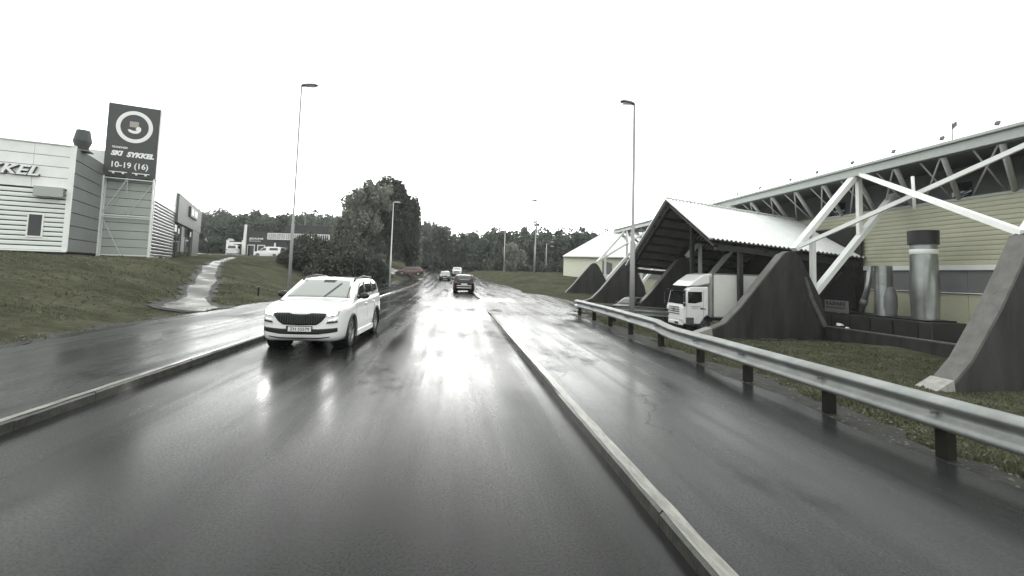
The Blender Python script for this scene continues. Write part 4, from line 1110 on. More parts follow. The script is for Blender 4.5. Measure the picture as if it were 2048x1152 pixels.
    for sgn in (-1, 1):
        zb = at('zb', fo+P['wb']/2)
        MB().box((sgn*(hw-.03), 0, zb+.07), (.08, P['wb']-2*R-.16, .15)).build('sill', M[paint], root, bevel=.02)
    # mirrors
    ym = Y(P['mir'][0]); zm = P['mir'][1]
    for sgn in (-1, 1):
        m_ = MB().lathe((sgn*(hw+.085), ym, zm), (0, 1, 0), [(0, -.11), (.05, -.10), (.085, -.03), (.085, .05), (.07, .07), (0, .07)], 14)
        mo = m_.build('mirror', M[P.get('mirmat', 'trim')], root, smooth=True)
        for v in mo.data.vertices:
            v.co.x = sgn*(hw+.085) + (v.co.x-sgn*(hw+.085))*1.5
        MB().bar((sgn*(hw-.10), ym+.02, zm-.07), (sgn*(hw+.04), ym, zm-.03), .06, .05).build('mirror_foot', M['trim'], mo)
    # door seams and handles
    if detail > 1:
        for ax, sgn in (('+x', 1), ('-x', -1)):
            for s in P.get('handles', ()):
                MB().box((sgn*(hw*.985+.012), Y(s), P['hz']), (.03, .19, .03)).build('door_handle', M[paint], root, bevel=.01)
            mbs = MB()
            for pts in P.get('seams', ()):
                for a, c in zip(pts[:-1], pts[1:]):
                    nrm = Vector((-(c[1]-a[1]), c[0]-a[0])).normalized()*0.004
                    patch(mbs, bb, ax, P2([(a[0]+nrm.x, a[1]+nrm.y), (c[0]+nrm.x, c[1]+nrm.y)]), P2([(a[0]-nrm.x, a[1]-nrm.y), (c[0]-nrm.x, c[1]-nrm.y)]), 6, 1, 0.0015, 0.004)
            if mbs.v: mbs.build('door_seam', M['ink'], root)
        if P.get('rails'):
            for sgn in (-1, 1):
                x = sgn*(hw*.70)
                a, c = P['rails']
                z = lambda s: at('cab', s)
                MB().tube([(x, Y(a), z(a)-.03), (x, Y(a+.12), z(a+.12)+.035), (x, Y((a+c)/2), z((a+c)/2)+.05), (x, Y(c-.12), z(c-.12)+.04), (x, Y(c), z(c)-.02)], .022, 8).build('roof_rail', M[P.get('railmat', 'trim')], root, smooth=True)
    root['_'] = 0; del root['_']
    return root, bb, cb, Y

SUV = dict(L=4.70, W=1.88, wb=2.79, front=.92, r=.355, tumble=.27, rimk=.70, arch=.055,
    w=[(0, .60), (.02, .70), (.06, .80), (.14, .885), (.28, .95), (.5, .985), (.8, 1), (3.9, 1), (4.3, .975), (4.55, .93), (4.66, .86), (4.70, .78)],
    zb=[(0, .36), (.05, .27), (.2, .22), (.6, .20), (4.0, .21), (4.4, .27), (4.6, .33), (4.7, .42)],
    zt=[(0, .82), (.02, .88), (.05, .93), (.12, .985), (.25, 1.02), (.6, 1.06), (1.25, 1.125), (2.5, 1.14), (4.0, 1.18), (4.5, 1.18), (4.62, 1.14), (4.70, 1.02)],
    cab=[(1.12, 1.10), (1.35, 1.24), (1.6, 1.385), (1.85, 1.515), (2.05, 1.59), (2.3, 1.625), (2.8, 1.645), (3.5, 1.63), (3.95, 1.60), (4.2, 1.56), (4.35, 1.47), (4.5, 1.30), (4.6, 1.16)],
    ws=([(-.555, 1.565), (-.3, 1.585), (.3, 1.585), (.555, 1.565)], [(-.765, 1.155), (-.4, 1.165), (.4, 1.165), (.765, 1.155)]),
    rw=([(-.52, 1.50), (.52, 1.50)], [(-.68, 1.20), (.68, 1.20)]),
    sw=[([(1.72, 1.325), (2.02, 1.49), (2.43, 1.535)], [(1.48, 1.17), (2.0, 1.175), (2.43, 1.18)]),
        ([(2.50, 1.537), (2.9, 1.55), (3.38, 1.54)], [(2.50, 1.18), (3.0, 1.19), (3.38, 1.20)]),
        ([(3.45, 1.535), (3.75, 1.52), (4.02, 1.47)], [(3.45, 1.205), (3.8, 1.22), (4.12, 1.27)])],
    mir=(1.62, 1.20), handles=(2.32, 3.32), hz=.97, rails=(1.95, 4.1),
    seams=[[(1.28, 1.06), (1.27, .7), (1.33, .36)], [(2.46, 1.12), (2.46, .36)], [(3.40, 1.14), (3.42, .85), (3.25, .55)], [(1.33, .34), (3.1, .34)]])

# white SUV coming towards us
suv, bb, cb, Y = car('white_suv', 'white SUV with black grille coming towards us in the left lane', 'car', (-3.27, 13.55, 0.0), rad(-2.5), SUV, 'car_white')
gp = patch(MB(), bb, '-y', [(-.56, .865), (-.24, .868), (-.17, .845), (0, .835), (.17, .845), (.24, .868), (.56, .865)], [(-.56, .80), (-.47, .68), (-.36, .605), (0, .595), (.36, .605), (.47, .68), (.56, .80)], 28, 6, .012).build('grille', M['trim'], suv, smooth=True)
mbv = MB()
for k in range(-9, 10):
    x = k*.052
    t = abs(x)
    zb = .625 if t < .36 else .625+(t-.36)*.9
    patch(mbv, bb, '-y', [(x-.007, .845), (x+.007, .845)], [(x-.007, zb), (x+.007, zb)], 1, 5, .026, .012)
mbv.build('grille_slat', mat('dark_chrome', (0.03, 0.03, 0.032), 0.3, spec=0.6), gp)
mbv = MB(); patch(mbv, bb, '-y', [(-.11, .81), (.11, .81)], [(-.11, .70), (.11, .70)], 4, 3, .03); mbv.build('sensor_cover', M['black'], gp)
for sg_ in (-1, 1):
    f = lambda pts: [(sg_*a, b) for a, b in pts]
    patch(MB(), bb, '-y', f([(.575, .862), (.68, .895), (.82, .925)]), f([(.575, .80), (.68, .80), (.80, .845)]), 8, 4, .022).build('headlight', M['lamp_clear'], suv, smooth=True)
    patch(MB(), bb, '-y', f([(.60, .875), (.76, .905)]), f([(.60, .825), (.76, .85)]), 4, 2, .034).build('lamp_strip', M['lamp_lit'], suv)
    fl = patch(MB(), bb, '-y', f([(.60, .72), (.79, .745)]), f([(.575, .645), (.79, .665)]), 6, 3, .018).build('fog_lamp', M['lamp_clear'], suv, smooth=True)
    patch(MB(), bb, '-y', f([(.60, .682), (.79, .70)]), f([(.575, .645), (.79, .665)]), 6, 2, .028).build('fog_lamp_bezel', M['trim'], fl)
patch(MB(), bb, '-y', [(-.80, .545), (-.4, .515), (0, .515), (.4, .515), (.80, .545)], [(-.80, .455), (-.4, .40), (0, .395), (.4, .40), (.80, .455)], 24, 4, .012).build('lower_intake', M['trim'], suv, smooth=True)
patch(MB(), bb, '-y', [(-.66, .355), (-.4, .325), (0, .32), (.4, .325), (.66, .355)], [(-.66, .335), (-.4, .295), (0, .29), (.4, .295), (.66, .335)], 20, 3, .012).build('lower_slit', M['trim'], suv, smooth=True)
pl = MB().box((0, Y(-.018), .515), (.56, .03, .135)).build('number_plate', M['trim'], suv)
MB().box((.015, Y(-.030), .515), (.50, .02, .105)).build('plate_face', M['plate'], pl)
fit_text('plate_lettering', 'ZH 55579', .42, .068, M['ink'], pl, facing((.015, Y(-.042), .515), (1, 0, 0)), .002, 0, .008)
for (a, c) in (((.18, 1.16), (-.32, 1.185)), ((.62, 1.15), (.50, 1.52))):
    pass
wp_ = MB()
for a, c in (((.14, 1.17), (.40, 1.50)), ((.70, 1.16), (.66, 1.42))):
    pp = []
    for k in range(7):
        x = a[0]+(c[0]-a[0])*k/6; z = a[1]+(c[1]-a[1])*k/6
        h, n_, _, _ = cb.ray_cast(Vector((x, -9, z)), Vector((0, 1, 0)))
        pp.append(h+Vector((0, -.03, .012)))
    wp_.tube(pp, .011, 6)
wp_.build('wiper', M['ink'], suv)
mbv = MB()
for sgn in (-1, 1):
    for (a, c) in (((.78, 1.07), (.50, .98)),):
        pass
# bonnet shut lines
for sgn in (-1, 1):
    mbl = MB(); pp = []
    for s, x in ((.30, .60), (.6, .66), (.9, .70), (1.18, .73)):
        h, n_, _, _ = bb.ray_cast(Vector((sgn*x, Y(s), 3)), Vector((0, 0, -1))); pp.append(h+Vector((0, 0, .0015)))
    mbl.tube(pp, .006, 5); mbl.build('bonnet_seam', M['grey_ink'], suv)
patch(MB(), cb, '-y', [(-.10, 1.575), (.22, 1.575)], [(-.08, 1.515), (.20, 1.515)], 4, 2, .014).build('sensor_strip', M['ink'], suv)

def rear_details(root, bb, Y, L, zl=.90, plate_z=.80, text_=None, chrome=True, lampw=(.52, .86)):
    for sg_ in (-1, 1):
        f = lambda pts: [(sg_*a, b) for a, b in pts]
        patch(MB(), bb, '+y', f([(lampw[0], zl+.08), (lampw[1], zl+.10)]), f([(lampw[0], zl-.05), (lampw[1], zl-.08)]), 6, 3, .012).build('tail_light', M['lamp_red'], root, smooth=True)
    if chrome:
        for z in (.47, .66):
            patch(MB(), bb, '+y', [(-.66, z+.03), (.66, z+.03)], [(-.66, z-.03), (.66, z-.03)], 12, 2, .014).build('bumper_strip', M['chrome'], root, smooth=True)
        patch(MB(), bb, '+y', [(-.72, .62), (.72, .62)], [(-.66, .50), (.66, .50)], 12, 3, .010).build('lower_bumper', M['trim'], root, smooth=True)
    MB().box((0, Y(L+.012), plate_z), (.54, .03, .12)).build('number_plate', M['plate'], root)

def front_details(root, bb, Y, z0=.62, w=.5):
    patch(MB(), bb, '-y', [(-w, z0+.10), (w, z0+.10)], [(-w*.8, z0-.08), (w*.8, z0-.08)], 12, 3, .012).build('grille', M['trim'], root, smooth=True)
    for sg_ in (-1, 1):
        f = lambda pts: [(sg_*a, b) for a, b in pts]
        patch(MB(), bb, '-y', f([(w+.04, z0+.10), (.80, z0+.14)]), f([(w+.04, z0+.0), (.80, z0+.05)]), 6, 3, .012).build('headlight', M['lamp_clear'], root, smooth=True)
    patch(MB(), bb, '-y', [(-.6, z0-.16), (.6, z0-.16)], [(-.55, z0-.28), (.55, z0-.28)], 10, 2, .012).build('lower_intake', M['trim'], root, smooth=True)
    MB().box((0, Y(-.015), z0-.12), (.52, .03, .11)).build('number_plate', M['plate'], root)

# dark SUV ahead of us, seen from behind
blk, bb2, cb2, Y2 = car('dark_suv', 'dark SUV seen from behind, driving ahead of us in our lane', 'car', (0.97, 45.0, 0.0), rad(180.5), SUV, 'car_black')
rear_details(blk, bb2, Y2, 4.70)
MB().box((0, Y2(4.66), 1.20), (.9, .05, .04)).build('tailgate_strip', M['chrome'], blk)
# cars farther down the road: one white SUV and a silver hatchback
wfar, bb3, cb3, Y3 = car('white_suv', 'distant white SUV partly hidden behind the dark SUV', 'car', (0.75, 96.0, zr(96)), rad(-3), SUV, 'car_white', detail=1)
front_details(wfar, bb3, Y3, .72, .5)
HATCH = dict(L=4.25, W=1.79, wb=2.62, front=.86, r=.315, tumble=.30, clad=False, mirmat='trim', arch=.02,
    w=[(0, .58), (.03, .74), (.1, .86), (.25, .94), (.5, .98), (.8, 1), (3.4, 1), (3.9, .96), (4.15, .88), (4.25, .76)],
    zb=[(0, .34), (.08, .24), (.4, .18), (3.6, .19), (4.0, .28), (4.25, .40)],
    zt=[(0, .66), (.04, .72), (.12, .77), (.4, .83), (1.05, .93), (2.0, .95), (3.6, .97), (4.1, .97), (4.25, .84)],
    cab=[(.95, .91), (1.3, 1.12), (1.65, 1.32), (1.95, 1.43), (2.4, 1.475), (3.0, 1.46), (3.5, 1.40), (3.8, 1.30), (4.05, 1.10), (4.15, .96)],
    ws=([(-.52, 1.40), (.52, 1.40)], [(-.70, .965), (.70, .965)]), rw=([(-.48, 1.33), (.48, 1.33)], [(-.6, 1.02), (.6, 1.02)]),
    sw=[([(1.55, 1.17), (1.9, 1.34), (2.3, 1.375)], [(1.35, 1.0), (1.9, 1.0), (2.3, 1.0)]), ([(2.37, 1.378), (2.8, 1.37), (3.3, 1.31)], [(2.37, 1.0), (2.9, 1.01), (3.45, 1.08)])],
    mir=(1.4, 1.03), handles=(2.2, 3.1), hz=.82)
sil, bb4, cb4, Y4 = car('grey_car', 'distant dark grey car coming towards us left of the dark SUV', 'car', (-1.35, 80.5, zr(80.5)), rad(-2), HATCH, 'car_silver', detail=1)
front_details(sil, bb4, Y4, .56, .4)
red, bb5, cb5, Y5 = car('red_car', 'dark red hatchback turning out of the side street by the lamp post', 'car', (-7.1, 79.5, 1.42), rad(-82), HATCH, 'car_red', detail=1)
red.location.z = tz(-7.1, 79.5)+0.05
front_details(red, bb5, Y5, .56, .4)
rear_details(red, bb5, Y5, 4.25, .78, .62, chrome=False, lampw=(.5, .74))
dk, bb6, cb6, Y6 = car('parked_car', 'dark grey car parked in the shade under the canopy', 'car', (15.0, 38.6, tz(15.0, 38.6)+.02), rad(-52), dict(HATCH, wsmat='car_glass'), 'car_grey', detail=1)
front_details(dk, bb6, Y6, .56, .4)
VAN = dict(L=5.0, W=1.92, wb=3.0, front=.92, r=.33, tumble=.14, clad=False, mirmat='trim', arch=.02,
    w=[(0, .62), (.03, .78), (.1, .9), (.3, .97), (.6, 1), (4.6, 1), (4.9, .97), (5.0, .93)],
    zb=[(0, .36), (.1, .27), (.4, .22), (4.6, .24), (5.0, .36)],
    zt=[(0, .80), (.04, .88), (.15, .94), (.6, 1.02), (1.05, 1.10), (1.6, 1.15), (4.9, 1.15), (5.0, 1.10)],
    cab=[(.85, 1.06), (1.2, 1.30), (1.55, 1.58), (1.85, 1.80), (2.1, 1.89), (2.6, 1.93), (4.5, 1.93), (4.85, 1.88), (4.95, 1.55), (5.0, 1.14)],
    ws=([(-.66, 1.80), (.66, 1.80)], [(-.80, 1.14), (.80, 1.14)]), wsmat='car_glass', rw=([(-.6, 1.75), (.6, 1.75)], [(-.66, 1.25), (.66, 1.25)]),
    sw=[([(1.55, 1.42), (1.85, 1.68), (2.3, 1.72)], [(1.3, 1.22), (1.8, 1.22), (2.3, 1.22)]), ([(2.95, 1.72), (4.4, 1.72)], [(2.95, 1.28), (4.5, 1.28)])],
    mir=(1.5, 1.25), handles=(2.2, 2.9), hz=1.05)
van, bb7, cb7, Y7 = car('white_van', 'white van parked side-on before the dark shop', 'van', (-32.6, 88.9, tz(-32.6, 88.9)), rad(-82-18), VAN, 'car_white', detail=1)
front_details(van, bb7, Y7, .62, .45)
van.location.z = 3.35
v2, bb8, cb8, Y8 = car('white_van', 'white van seen from behind inside the white carport', 'van', (-39.5, 92.0, 3.55), rad(172+16), VAN, 'car_white', detail=1)
rear_details(v2, bb8, Y8, 5.0, 1.0, .75, chrome=False, lampw=(.72, .88))

# ------------------------------------------------------------------ delivery truck under the canopy: nose towards the road (-x)
TZ = -1.32
tr = empty('delivery_truck', (17.5, 29.25, TZ), 0, 'white delivery truck with box body parked nose out under the canopy', 'truck')
def tx(x): return x-17.5
CX0, CX1 = 14.15, 15.85
cabp = [(tx(CX0)+.05, .42), (tx(CX0), .70), (tx(CX0)+.02, 1.35), (tx(CX0)+.10, 1.62), (tx(CX0)+.30, 2.48), (tx(CX0)+.55, 2.72), (tx(CX1), 2.74), (tx(CX1), .95), (tx(CX1)-.10, .95), (tx(CX1)-.25, .86), (tx(CX1)-.42, .62), (tx(CX1)-.55, .42)]
cab_ = MB().prism(cabp, lambda a, c, t: (a, t, c), -1.15, 1.15).build('cab', M['car_white'], tr, bevel=.06)
ws_ = MB().prism([(tx(CX0)+.085, 1.62), (tx(CX0)+.275, 2.42), (tx(CX0)+.34, 2.42), (tx(CX0)+.15, 1.62)], lambda a, c, t: (a-.012, t, c), -1.0, 1.0).build('windscreen', M['car_glass'], cab_, bevel=.015)
vis = MB().prism([(tx(CX0)-.05, 2.50), (tx(CX0)+.30, 2.72), (tx(CX0)+.34, 2.66), (tx(CX0)+.03, 2.44)], lambda a, c, t: (a, t, c), -1.02, 1.02).build('sun_visor', M['car_glass'], cab_)
for s_ in (-1, 1):
    wn = MB().prism([(tx(14.50), 1.72), (tx(14.50), 2.42), (tx(15.42), 2.42), (tx(15.42), 1.82), (tx(14.95), 1.70)], lambda a, c, t: (a, t, c), s_*1.145, s_*1.162).build('side_window', M['car_glass'], cab_)
    sm = MB()
    sm.box((tx(15.52), s_*1.152, 1.55), (.015, .012, 1.9)).box((tx(14.42), s_*1.152, 1.1), (.015, .012, 1.2))
    sm.build('door_seam', M['grey_ink'], cab_)
    MB().box((tx(15.40), s_*1.165, 1.42), (.16, .03, .04)).build('door_handle', M['ink'], cab_)
    mr = MB().box((tx(CX0)+.02, s_*1.34, 2.02), (.12, .16, .52)).box((tx(CX0)+.02, s_*1.34, 1.62), (.12, .16, .22)).build('mirror', M['trim'], cab_, bevel=.03)
    MB().bar((tx(CX0)+.25, s_*1.12, 2.3), (tx(CX0)+.04, s_*1.32, 2.22), .03, .03).build('mirror_arm', M['trim'], mr)
    MB().box((tx(CX0)+.0, s_*.93, .60), (.06, .38, .22)).build('headlight', M['lamp_clear'], cab_, bevel=.02)
    stp = MB().box((tx(14.62), s_*1.15, .62), (.52, .035, .42)).build('cab_step', M['grey_panel'], cab_)
    q = MB()
    for dz in (.5, .62, .74): q.box((tx(14.62), s_*1.172, dz), (.5, .02, .05))
    q.build('tread', M['trim'], stp)
b = MB()
for dz, w_ in ((1.42, 1.3), (1.28, 1.34), (1.14, 1.38), (1.00, 1.42)): b.box((tx(CX0)-.004, 0, dz), (.05, w_, .045))
b.build('grille', M['trim'], cab_)
# round star emblem on the grille
em = MB(); Pq = []
for k in range(28):
    a = 2*math.pi*k/28
    Pq.append([(tx(CX0)-.045, math.cos(a)*r_, 1.24+math.sin(a)*r_) for r_ in (.105, .13)]+[(tx(CX0)-.02, math.cos(a)*.13, 1.24+math.sin(a)*.13)])
em.grid(Pq, close_u=True)
for k in range(3):
    a = math.pi/2+2*math.pi*k/3
    em.bar((tx(CX0)-.04, 0, 1.24), (tx(CX0)-.04, math.cos(a)*.11, 1.24+math.sin(a)*.11), .02, .03)
em.build('emblem', M['chrome'], cab_)
MB().box((tx(CX0)+.02, 0, .45), (.14, 2.2, .22)).build('bumper', M['car_white'], cab_, bevel=.03)
MB().box((tx(CX0)-.055, .1, .47), (.02, .52, .12)).build('number_plate', M['plate'], cab_)
MB().box((tx(CX0)-.045, -.45, .45), (.02, .5, .14)).build('lower_intake', M['trim'], cab_)
fit_text('lettering', 'TRANSPORT', .62, .085, M['grey_ink'], cab_, facing((tx(15.02), -1.157, 1.50), (1, 0, 0)), .004)
fit_text('small_lettering', 'TRONDHEIM', .40, .05, M['grey_ink'], cab_, facing((tx(14.96), -1.157, 1.38), (1, 0, 0)), .004)
MB().box((tx(15.50), -1.156, 1.37), (.34, .014, .06)).build('green_stripe', M['green_stripe'], cab_)
MB().prism([(tx(14.55), 2.76), (tx(14.95), 3.10), (tx(15.55), 3.50), (tx(15.95), 3.58), (tx(15.95), 2.95), (tx(15.2), 2.80)], lambda a, c, t: (a, t, c), -1.12, 1.12).build('roof_deflector', M['car_white'], tr, bevel=.05)
MB().box((tx(19.35), 0, 2.22), (6.5, 2.42, 2.72)).build('box_body', M['truck_box'], tr)
e_ = MB()
for s_ in (-1, 1):
    e_.box((tx(16.10), s_*1.205, 2.22), (.12, .05, 2.76)).box((tx(22.6), s_*1.205, 2.22), (.12, .05, 2.76))
    e_.box((tx(19.35), s_*1.205, 3.57), (6.56, .05, .08)).box((tx(19.35), s_*1.205, .88), (6.56, .05, .09))
e_.build('edge_profile', M['galv'], tr)
MB().box((tx(19.2), 0, .72), (7.2, .9, .22)).box((tx(18.2), -.9, .62), (1.1, .45, .5)).build('chassis', M['machine'], tr)
fnd = MB()
for s_ in (-1, 1):
    A = []
    for k in range(13):
        a = rad(10)+rad(160)*k/12
        A.append([(tx(15.55)+math.cos(a)*.56, s_*.85, .46+math.sin(a)*.56), (tx(15.55)+math.cos(a)*.56, s_*1.16, .46+math.sin(a)*.56)])
    fnd.grid(A)
fnd.build('mudguard', M['trim'], tr, smooth=True)
for x in (15.55, 20.6):
    for s_ in (-1, 1):
        wl = make_wheel(.45, .28, .27, tr, (tx(x), s_*.98, .45), 6, 1)
        wl.rotation_euler = (0, 0, rad(90)*s_)

# ------------------------------------------------------------------ vegetation
def leaf_cloud(rng, lobes, n, size, inner=0.55):
    """rhombic leaves / leaf clumps scattered through a set of (centre, radii) lobes; returns verts, faces"""
    lob = np.array([[*c, *r] for c, r in lobes], dtype=float)
    vol = (lob[:, 3]*lob[:, 4]*lob[:, 5])**0.75
    idx = rng.choice(len(lob), n, p=vol/vol.sum())
    d = rng.normal(size=(n, 3)); d /= np.linalg.norm(d, axis=1)[:, None]
    rr_ = inner+(1-inner)*rng.random(n)**0.6
    c = lob[idx, :3] + d*lob[idx, 3:]*rr_[:, None] + rng.normal(size=(n, 3))*size*0.5
    nrm = d*0.6 + rng.normal(size=(n, 3))*0.7 + np.array([0, 0, 0.35]); nrm /= np.linalg.norm(nrm, axis=1)[:, None]
    a = np.cross(nrm, rng.normal(size=(n, 3))); a /= np.linalg.norm(a, axis=1)[:, None]; b = np.cross(nrm, a)
    s = size*(0.55+0.9*rng.random(n))[:, None]
    V = np.stack([c-a*s*0.75, c+b*s*0.38+nrm*s*0.1, c+a*s*0.75, c-b*s*0.38+nrm*s*0.1], 1).reshape(-1, 3)
    F = np.arange(n*4).reshape(-1, 4)
    return V, F

def crown_lobes(rng, c, R, n, k=0.42, fmin=0.35):
    out = []
    for i in range(n):
        d = rng.normal(size=3); d /= np.linalg.norm(d)
        f = fmin+(0.88-fmin)*rng.random()
        p = np.array(c)+d*np.array(R)*f
        r = np.array(R)*k*(0.6+0.7*rng.random())
        out.append((p, r))
    return out

def tree(name, label, cat, loc, blobs, n, leaf, lm, seed, trunk_r=0.22, trunk_h=None, group=None, nl=9, k=0.42):
    """blobs: (offset, radii) masses of the crown relative to the base"""
    rng = np.random.default_rng(seed)
    o = empty(name, loc, 0, label, cat, group)
    lobes = []
    for c, R in blobs: lobes += crown_lobes(rng, c, R, nl, k)
    V, F = leaf_cloud(rng, lobes, n, leaf)
    V[:, 2] = np.maximum(V[:, 2], 0.03)
    mesh_np('crown', V, F, M[lm], o)
    t = MB(); top = max(c[2]+R[2]*0.6 for c, R in blobs)
    if trunk_r > 0:
        t.tube([(0, 0, -.4), (0.05, 0.03, top*.3), (-0.1, 0.1, top*.62), (0.0, 0.0, top)], [trunk_r*1.25, trunk_r, trunk_r*.6, trunk_r*.12], 9)
        for k in range(min(14, len(lobes))):
            p = lobes[int(rng.integers(len(lobes)))][0]; z0 = max(0.3, p[2]*(0.35+0.3*rng.random()))
            m_ = (p*0.5+np.array([0, 0, z0])*0.5)+np.array([0, 0, 0.25])
            t.tube([(0, 0, z0*.8), tuple(m_), tuple(p)], [trunk_r*.45, trunk_r*.28, trunk_r*.06], 6)
        t.build('trunk', M['bark'], o, smooth=True)
    return o

# the big tree group left of the road
def T(x, y): return (x, y, tz(x, y)-0.1)
tree('broadleaf_tree', 'tall lacy grey-green tree, left half of the big group by the road', 'tree', T(-12.6, 66), [((0, 0, 8.9), (3.2, 2.8, 4.0)), ((-1.3, 0, 7.0), (2.7, 2.4, 2.6)), ((1.2, .5, 11.0), (2.0, 2.0, 2.5)), ((2.4, .5, 11.2), (1.7, 1.7, 2.2))], 17000, 0.26, 'leaf_mid', 11, 0.20, nl=34, k=0.27)
tree('broadleaf_tree', 'tallest dense dark tree, right half of the big group by the road', 'tree', T(-11.4, 84), [((0, 0, 9.2), (4.4, 3.4, 6.0)), ((-2.2, 0, 11.6), (3.6, 2.8, 3.6)), ((2.0, 0, 8.6), (3.0, 2.4, 5.6)), ((1.2, 0, 12.2), (2.6, 2.4, 3.0))], 30000, 0.31, 'leaf_dark', 12, 0.28, nl=22, k=0.34)
tree('broadleaf_tree', 'narrow dark tree at the right edge of the big group', 'tree', T(-8.4, 88), [((0, 0, 8.0), (2.1, 2.0, 6.6)), ((.4, 0, 5.0), (1.9, 1.9, 4.2))], 13000, 0.32, 'leaf_dark', 13, 0.2, nl=12)
tree('broadleaf_tree', 'small pale ragged tree at the road bend, right of the big group', 'tree', (-7.6, 92, 1.7), [((0, 0, 4.4), (1.3, 1.3, 3.8)), ((.4, 0, 2.5), (1.1, 1.1, 2.0))], 3600, 0.34, 'leaf_mid', 14, 0.15, nl=8)
for k, (x, y, w, h, n, lm, lab) in enumerate((
    (-11.0, 50.0, 3.0, 4.6, 9000, 'leaf_bush', 'broad dark bush at the foot of the big trees, behind the pale lamp post'),
    (-14.4, 52.0, 2.8, 4.8, 9000, 'leaf_bush', 'high dark bush left of the pale lamp post, before the big trees'),
    (-16.2, 54.5, 2.3, 3.3, 7000, 'leaf_bush', 'dark bush in front of the shop railing\'s right end'),
    (-18.0, 57.5, 1.8, 2.2, 5000, 'leaf_bush', 'leftmost low bush of the thicket, just right of the tall thin lamp post'),
    (-8.6, 55.5, 1.6, 3.4, 5000, 'leaf_dark', 'dark narrow bush right behind the pale lamp post'),
    (-12.0, 58.0, 3.2, 6.6, 9000, 'leaf_bush', 'tallest grey-green bush under the lacy tree'))):
    tree('bush', lab, 'bush', T(x, y), [((0, 0, h*.5), (w, w*.9, h*.5)), ((w*.3, -.3, h*.32), (w*.8, w*.7, h*.34)), ((-w*.4, -.3, h*.3), (w*.7, w*.7, h*.32))], n, 0.20, lm, 30+k, 0.07, group='bushes by the road', nl=9)
for k, (x, y, w, h, lab) in enumerate(((-46.5, 98, 3.6, 3.4, 'round dark bush just right of the sports shop, beyond the side street'), (-51.5, 101, 3.0, 2.6, 'low bush hidden against the sports shop corner'), (-43.0, 103, 2.6, 2.4, 'small bush before the white shed'))):
    tree('bush', lab, 'bush', (x, y, tz(x, y)-.1), [((0, 0, h*.45), (w, w*.9, h*.5)), ((w*.3, 0, h*.6), (w*.5, w*.6, h*.4))], 3600, 0.3, 'leaf_forest', 50+k, 0.08, group='bushes beyond the side street', nl=8)
tree('poplar_tree', 'pale-topped bushy tree at the edge of the wood behind the bare thin pole', 'tree', T(12.0, 99), [((0, 0, 2.8), (2.3, 2.0, 2.8)), ((.2, 0, 4.4), (1.6, 1.5, 1.6))], 5200, 0.36, 'leaf_mid', 61, 0.16, nl=9)
for k, (x, y, h) in enumerate(((3.6, 112, 2.2), (6.6, 111, 2.6), (16.5, 104, 1.8), (19.5, 106, 2.0))):
    tree('shrub', ('low shrub at the wood edge beside the far road bend', 'round low shrub beside the short lamp post at the wood edge', 'low shrub at the foot of the tall leaning lamp post', 'low shrub at the wood edge near the double-headed lamp')[k], 'shrub', T(x, y), [((0, 0, h*.45), (1.6, 1.4, h*.5))], 1500, 0.3, 'leaf_forest', 70+k, 0.05, group='shrubs at the wood edge', nl=7)

# the far wood: one mass of crowns
def wood():
    rng = np.random.default_rng(99); VV = []; FF = []; base = 0
    def add(x, y, h, w, n, size, low=0.08):
        nonlocal base
        z = tz(x, y)-0.3
        lobes = crown_lobes(rng, (x, y, z+h*0.56), (w, w, h*0.46), 8, 0.45)
        V, F = leaf_cloud(rng, lobes, n, size, 0.6)
        V[:, 2] = np.maximum(V[:, 2], z)
        VV.append(V); FF.append(F+base); base += len(V)
    # right-hand wood behind the grassy rise and along the bend
    for row, (D, h0, n) in enumerate(((124, 9.5, 26), (133, 11.5, 27), (145, 12.5, 26), (160, 13, 24))):
        for k in range(n):
            f = k/(n-1)
            x = -9+f*74+rng.uniform(-1.3, 1.3); y = D+rng.uniform(-3, 3)-0.10*max(0, x-15)
            if row == 0 and x < 0: y += 10
            add(x, y, h0*rng.uniform(0.82, 1.12)*(0.9 if x < 10 else 1.0), rng.uniform(2.2, 3.4), 1400 if row < 2 else 900, 0.62)
            if row == 0: add(x+1, y-3, rng.uniform(3, 5), 2.2, 500, 0.5)
    # left-hand wood behind the dark shop
    for row, (D, h0, n) in enumerate(((122, 7.5, 26), (134, 9, 26), (175, 10.5, 30), (225, 12, 34), (285, 13, 40), (325, 14, 40))):
        x0, x1 = (-13, -95) if row < 2 else ((-8, -150) if row < 4 else (-8, -215))
        for k in range(n):
            f = k/(n-1)
            x = x0+(x1-x0)*f+rng.uniform(-2, 2); y = D+rng.uniform(-4, 4)
            if row < 2 and -58 < x < -40 and rng.random() < 0.35: continue
            w = rng.uniform(2.4, 3.6)*(1 if row < 3 else 1.45)
            add(x, y, h0*rng.uniform(0.8, 1.15), w, 1050 if row < 3 else 640, 0.6 if row < 3 else 0.9)
    o = mesh_np('wood', np.concatenate(VV), np.concatenate(FF), M['leaf_forest'])
    tag(o, 'dark mixed wood closing the view behind the road, shop and halls', 'wood', kind='stuff')
wood()

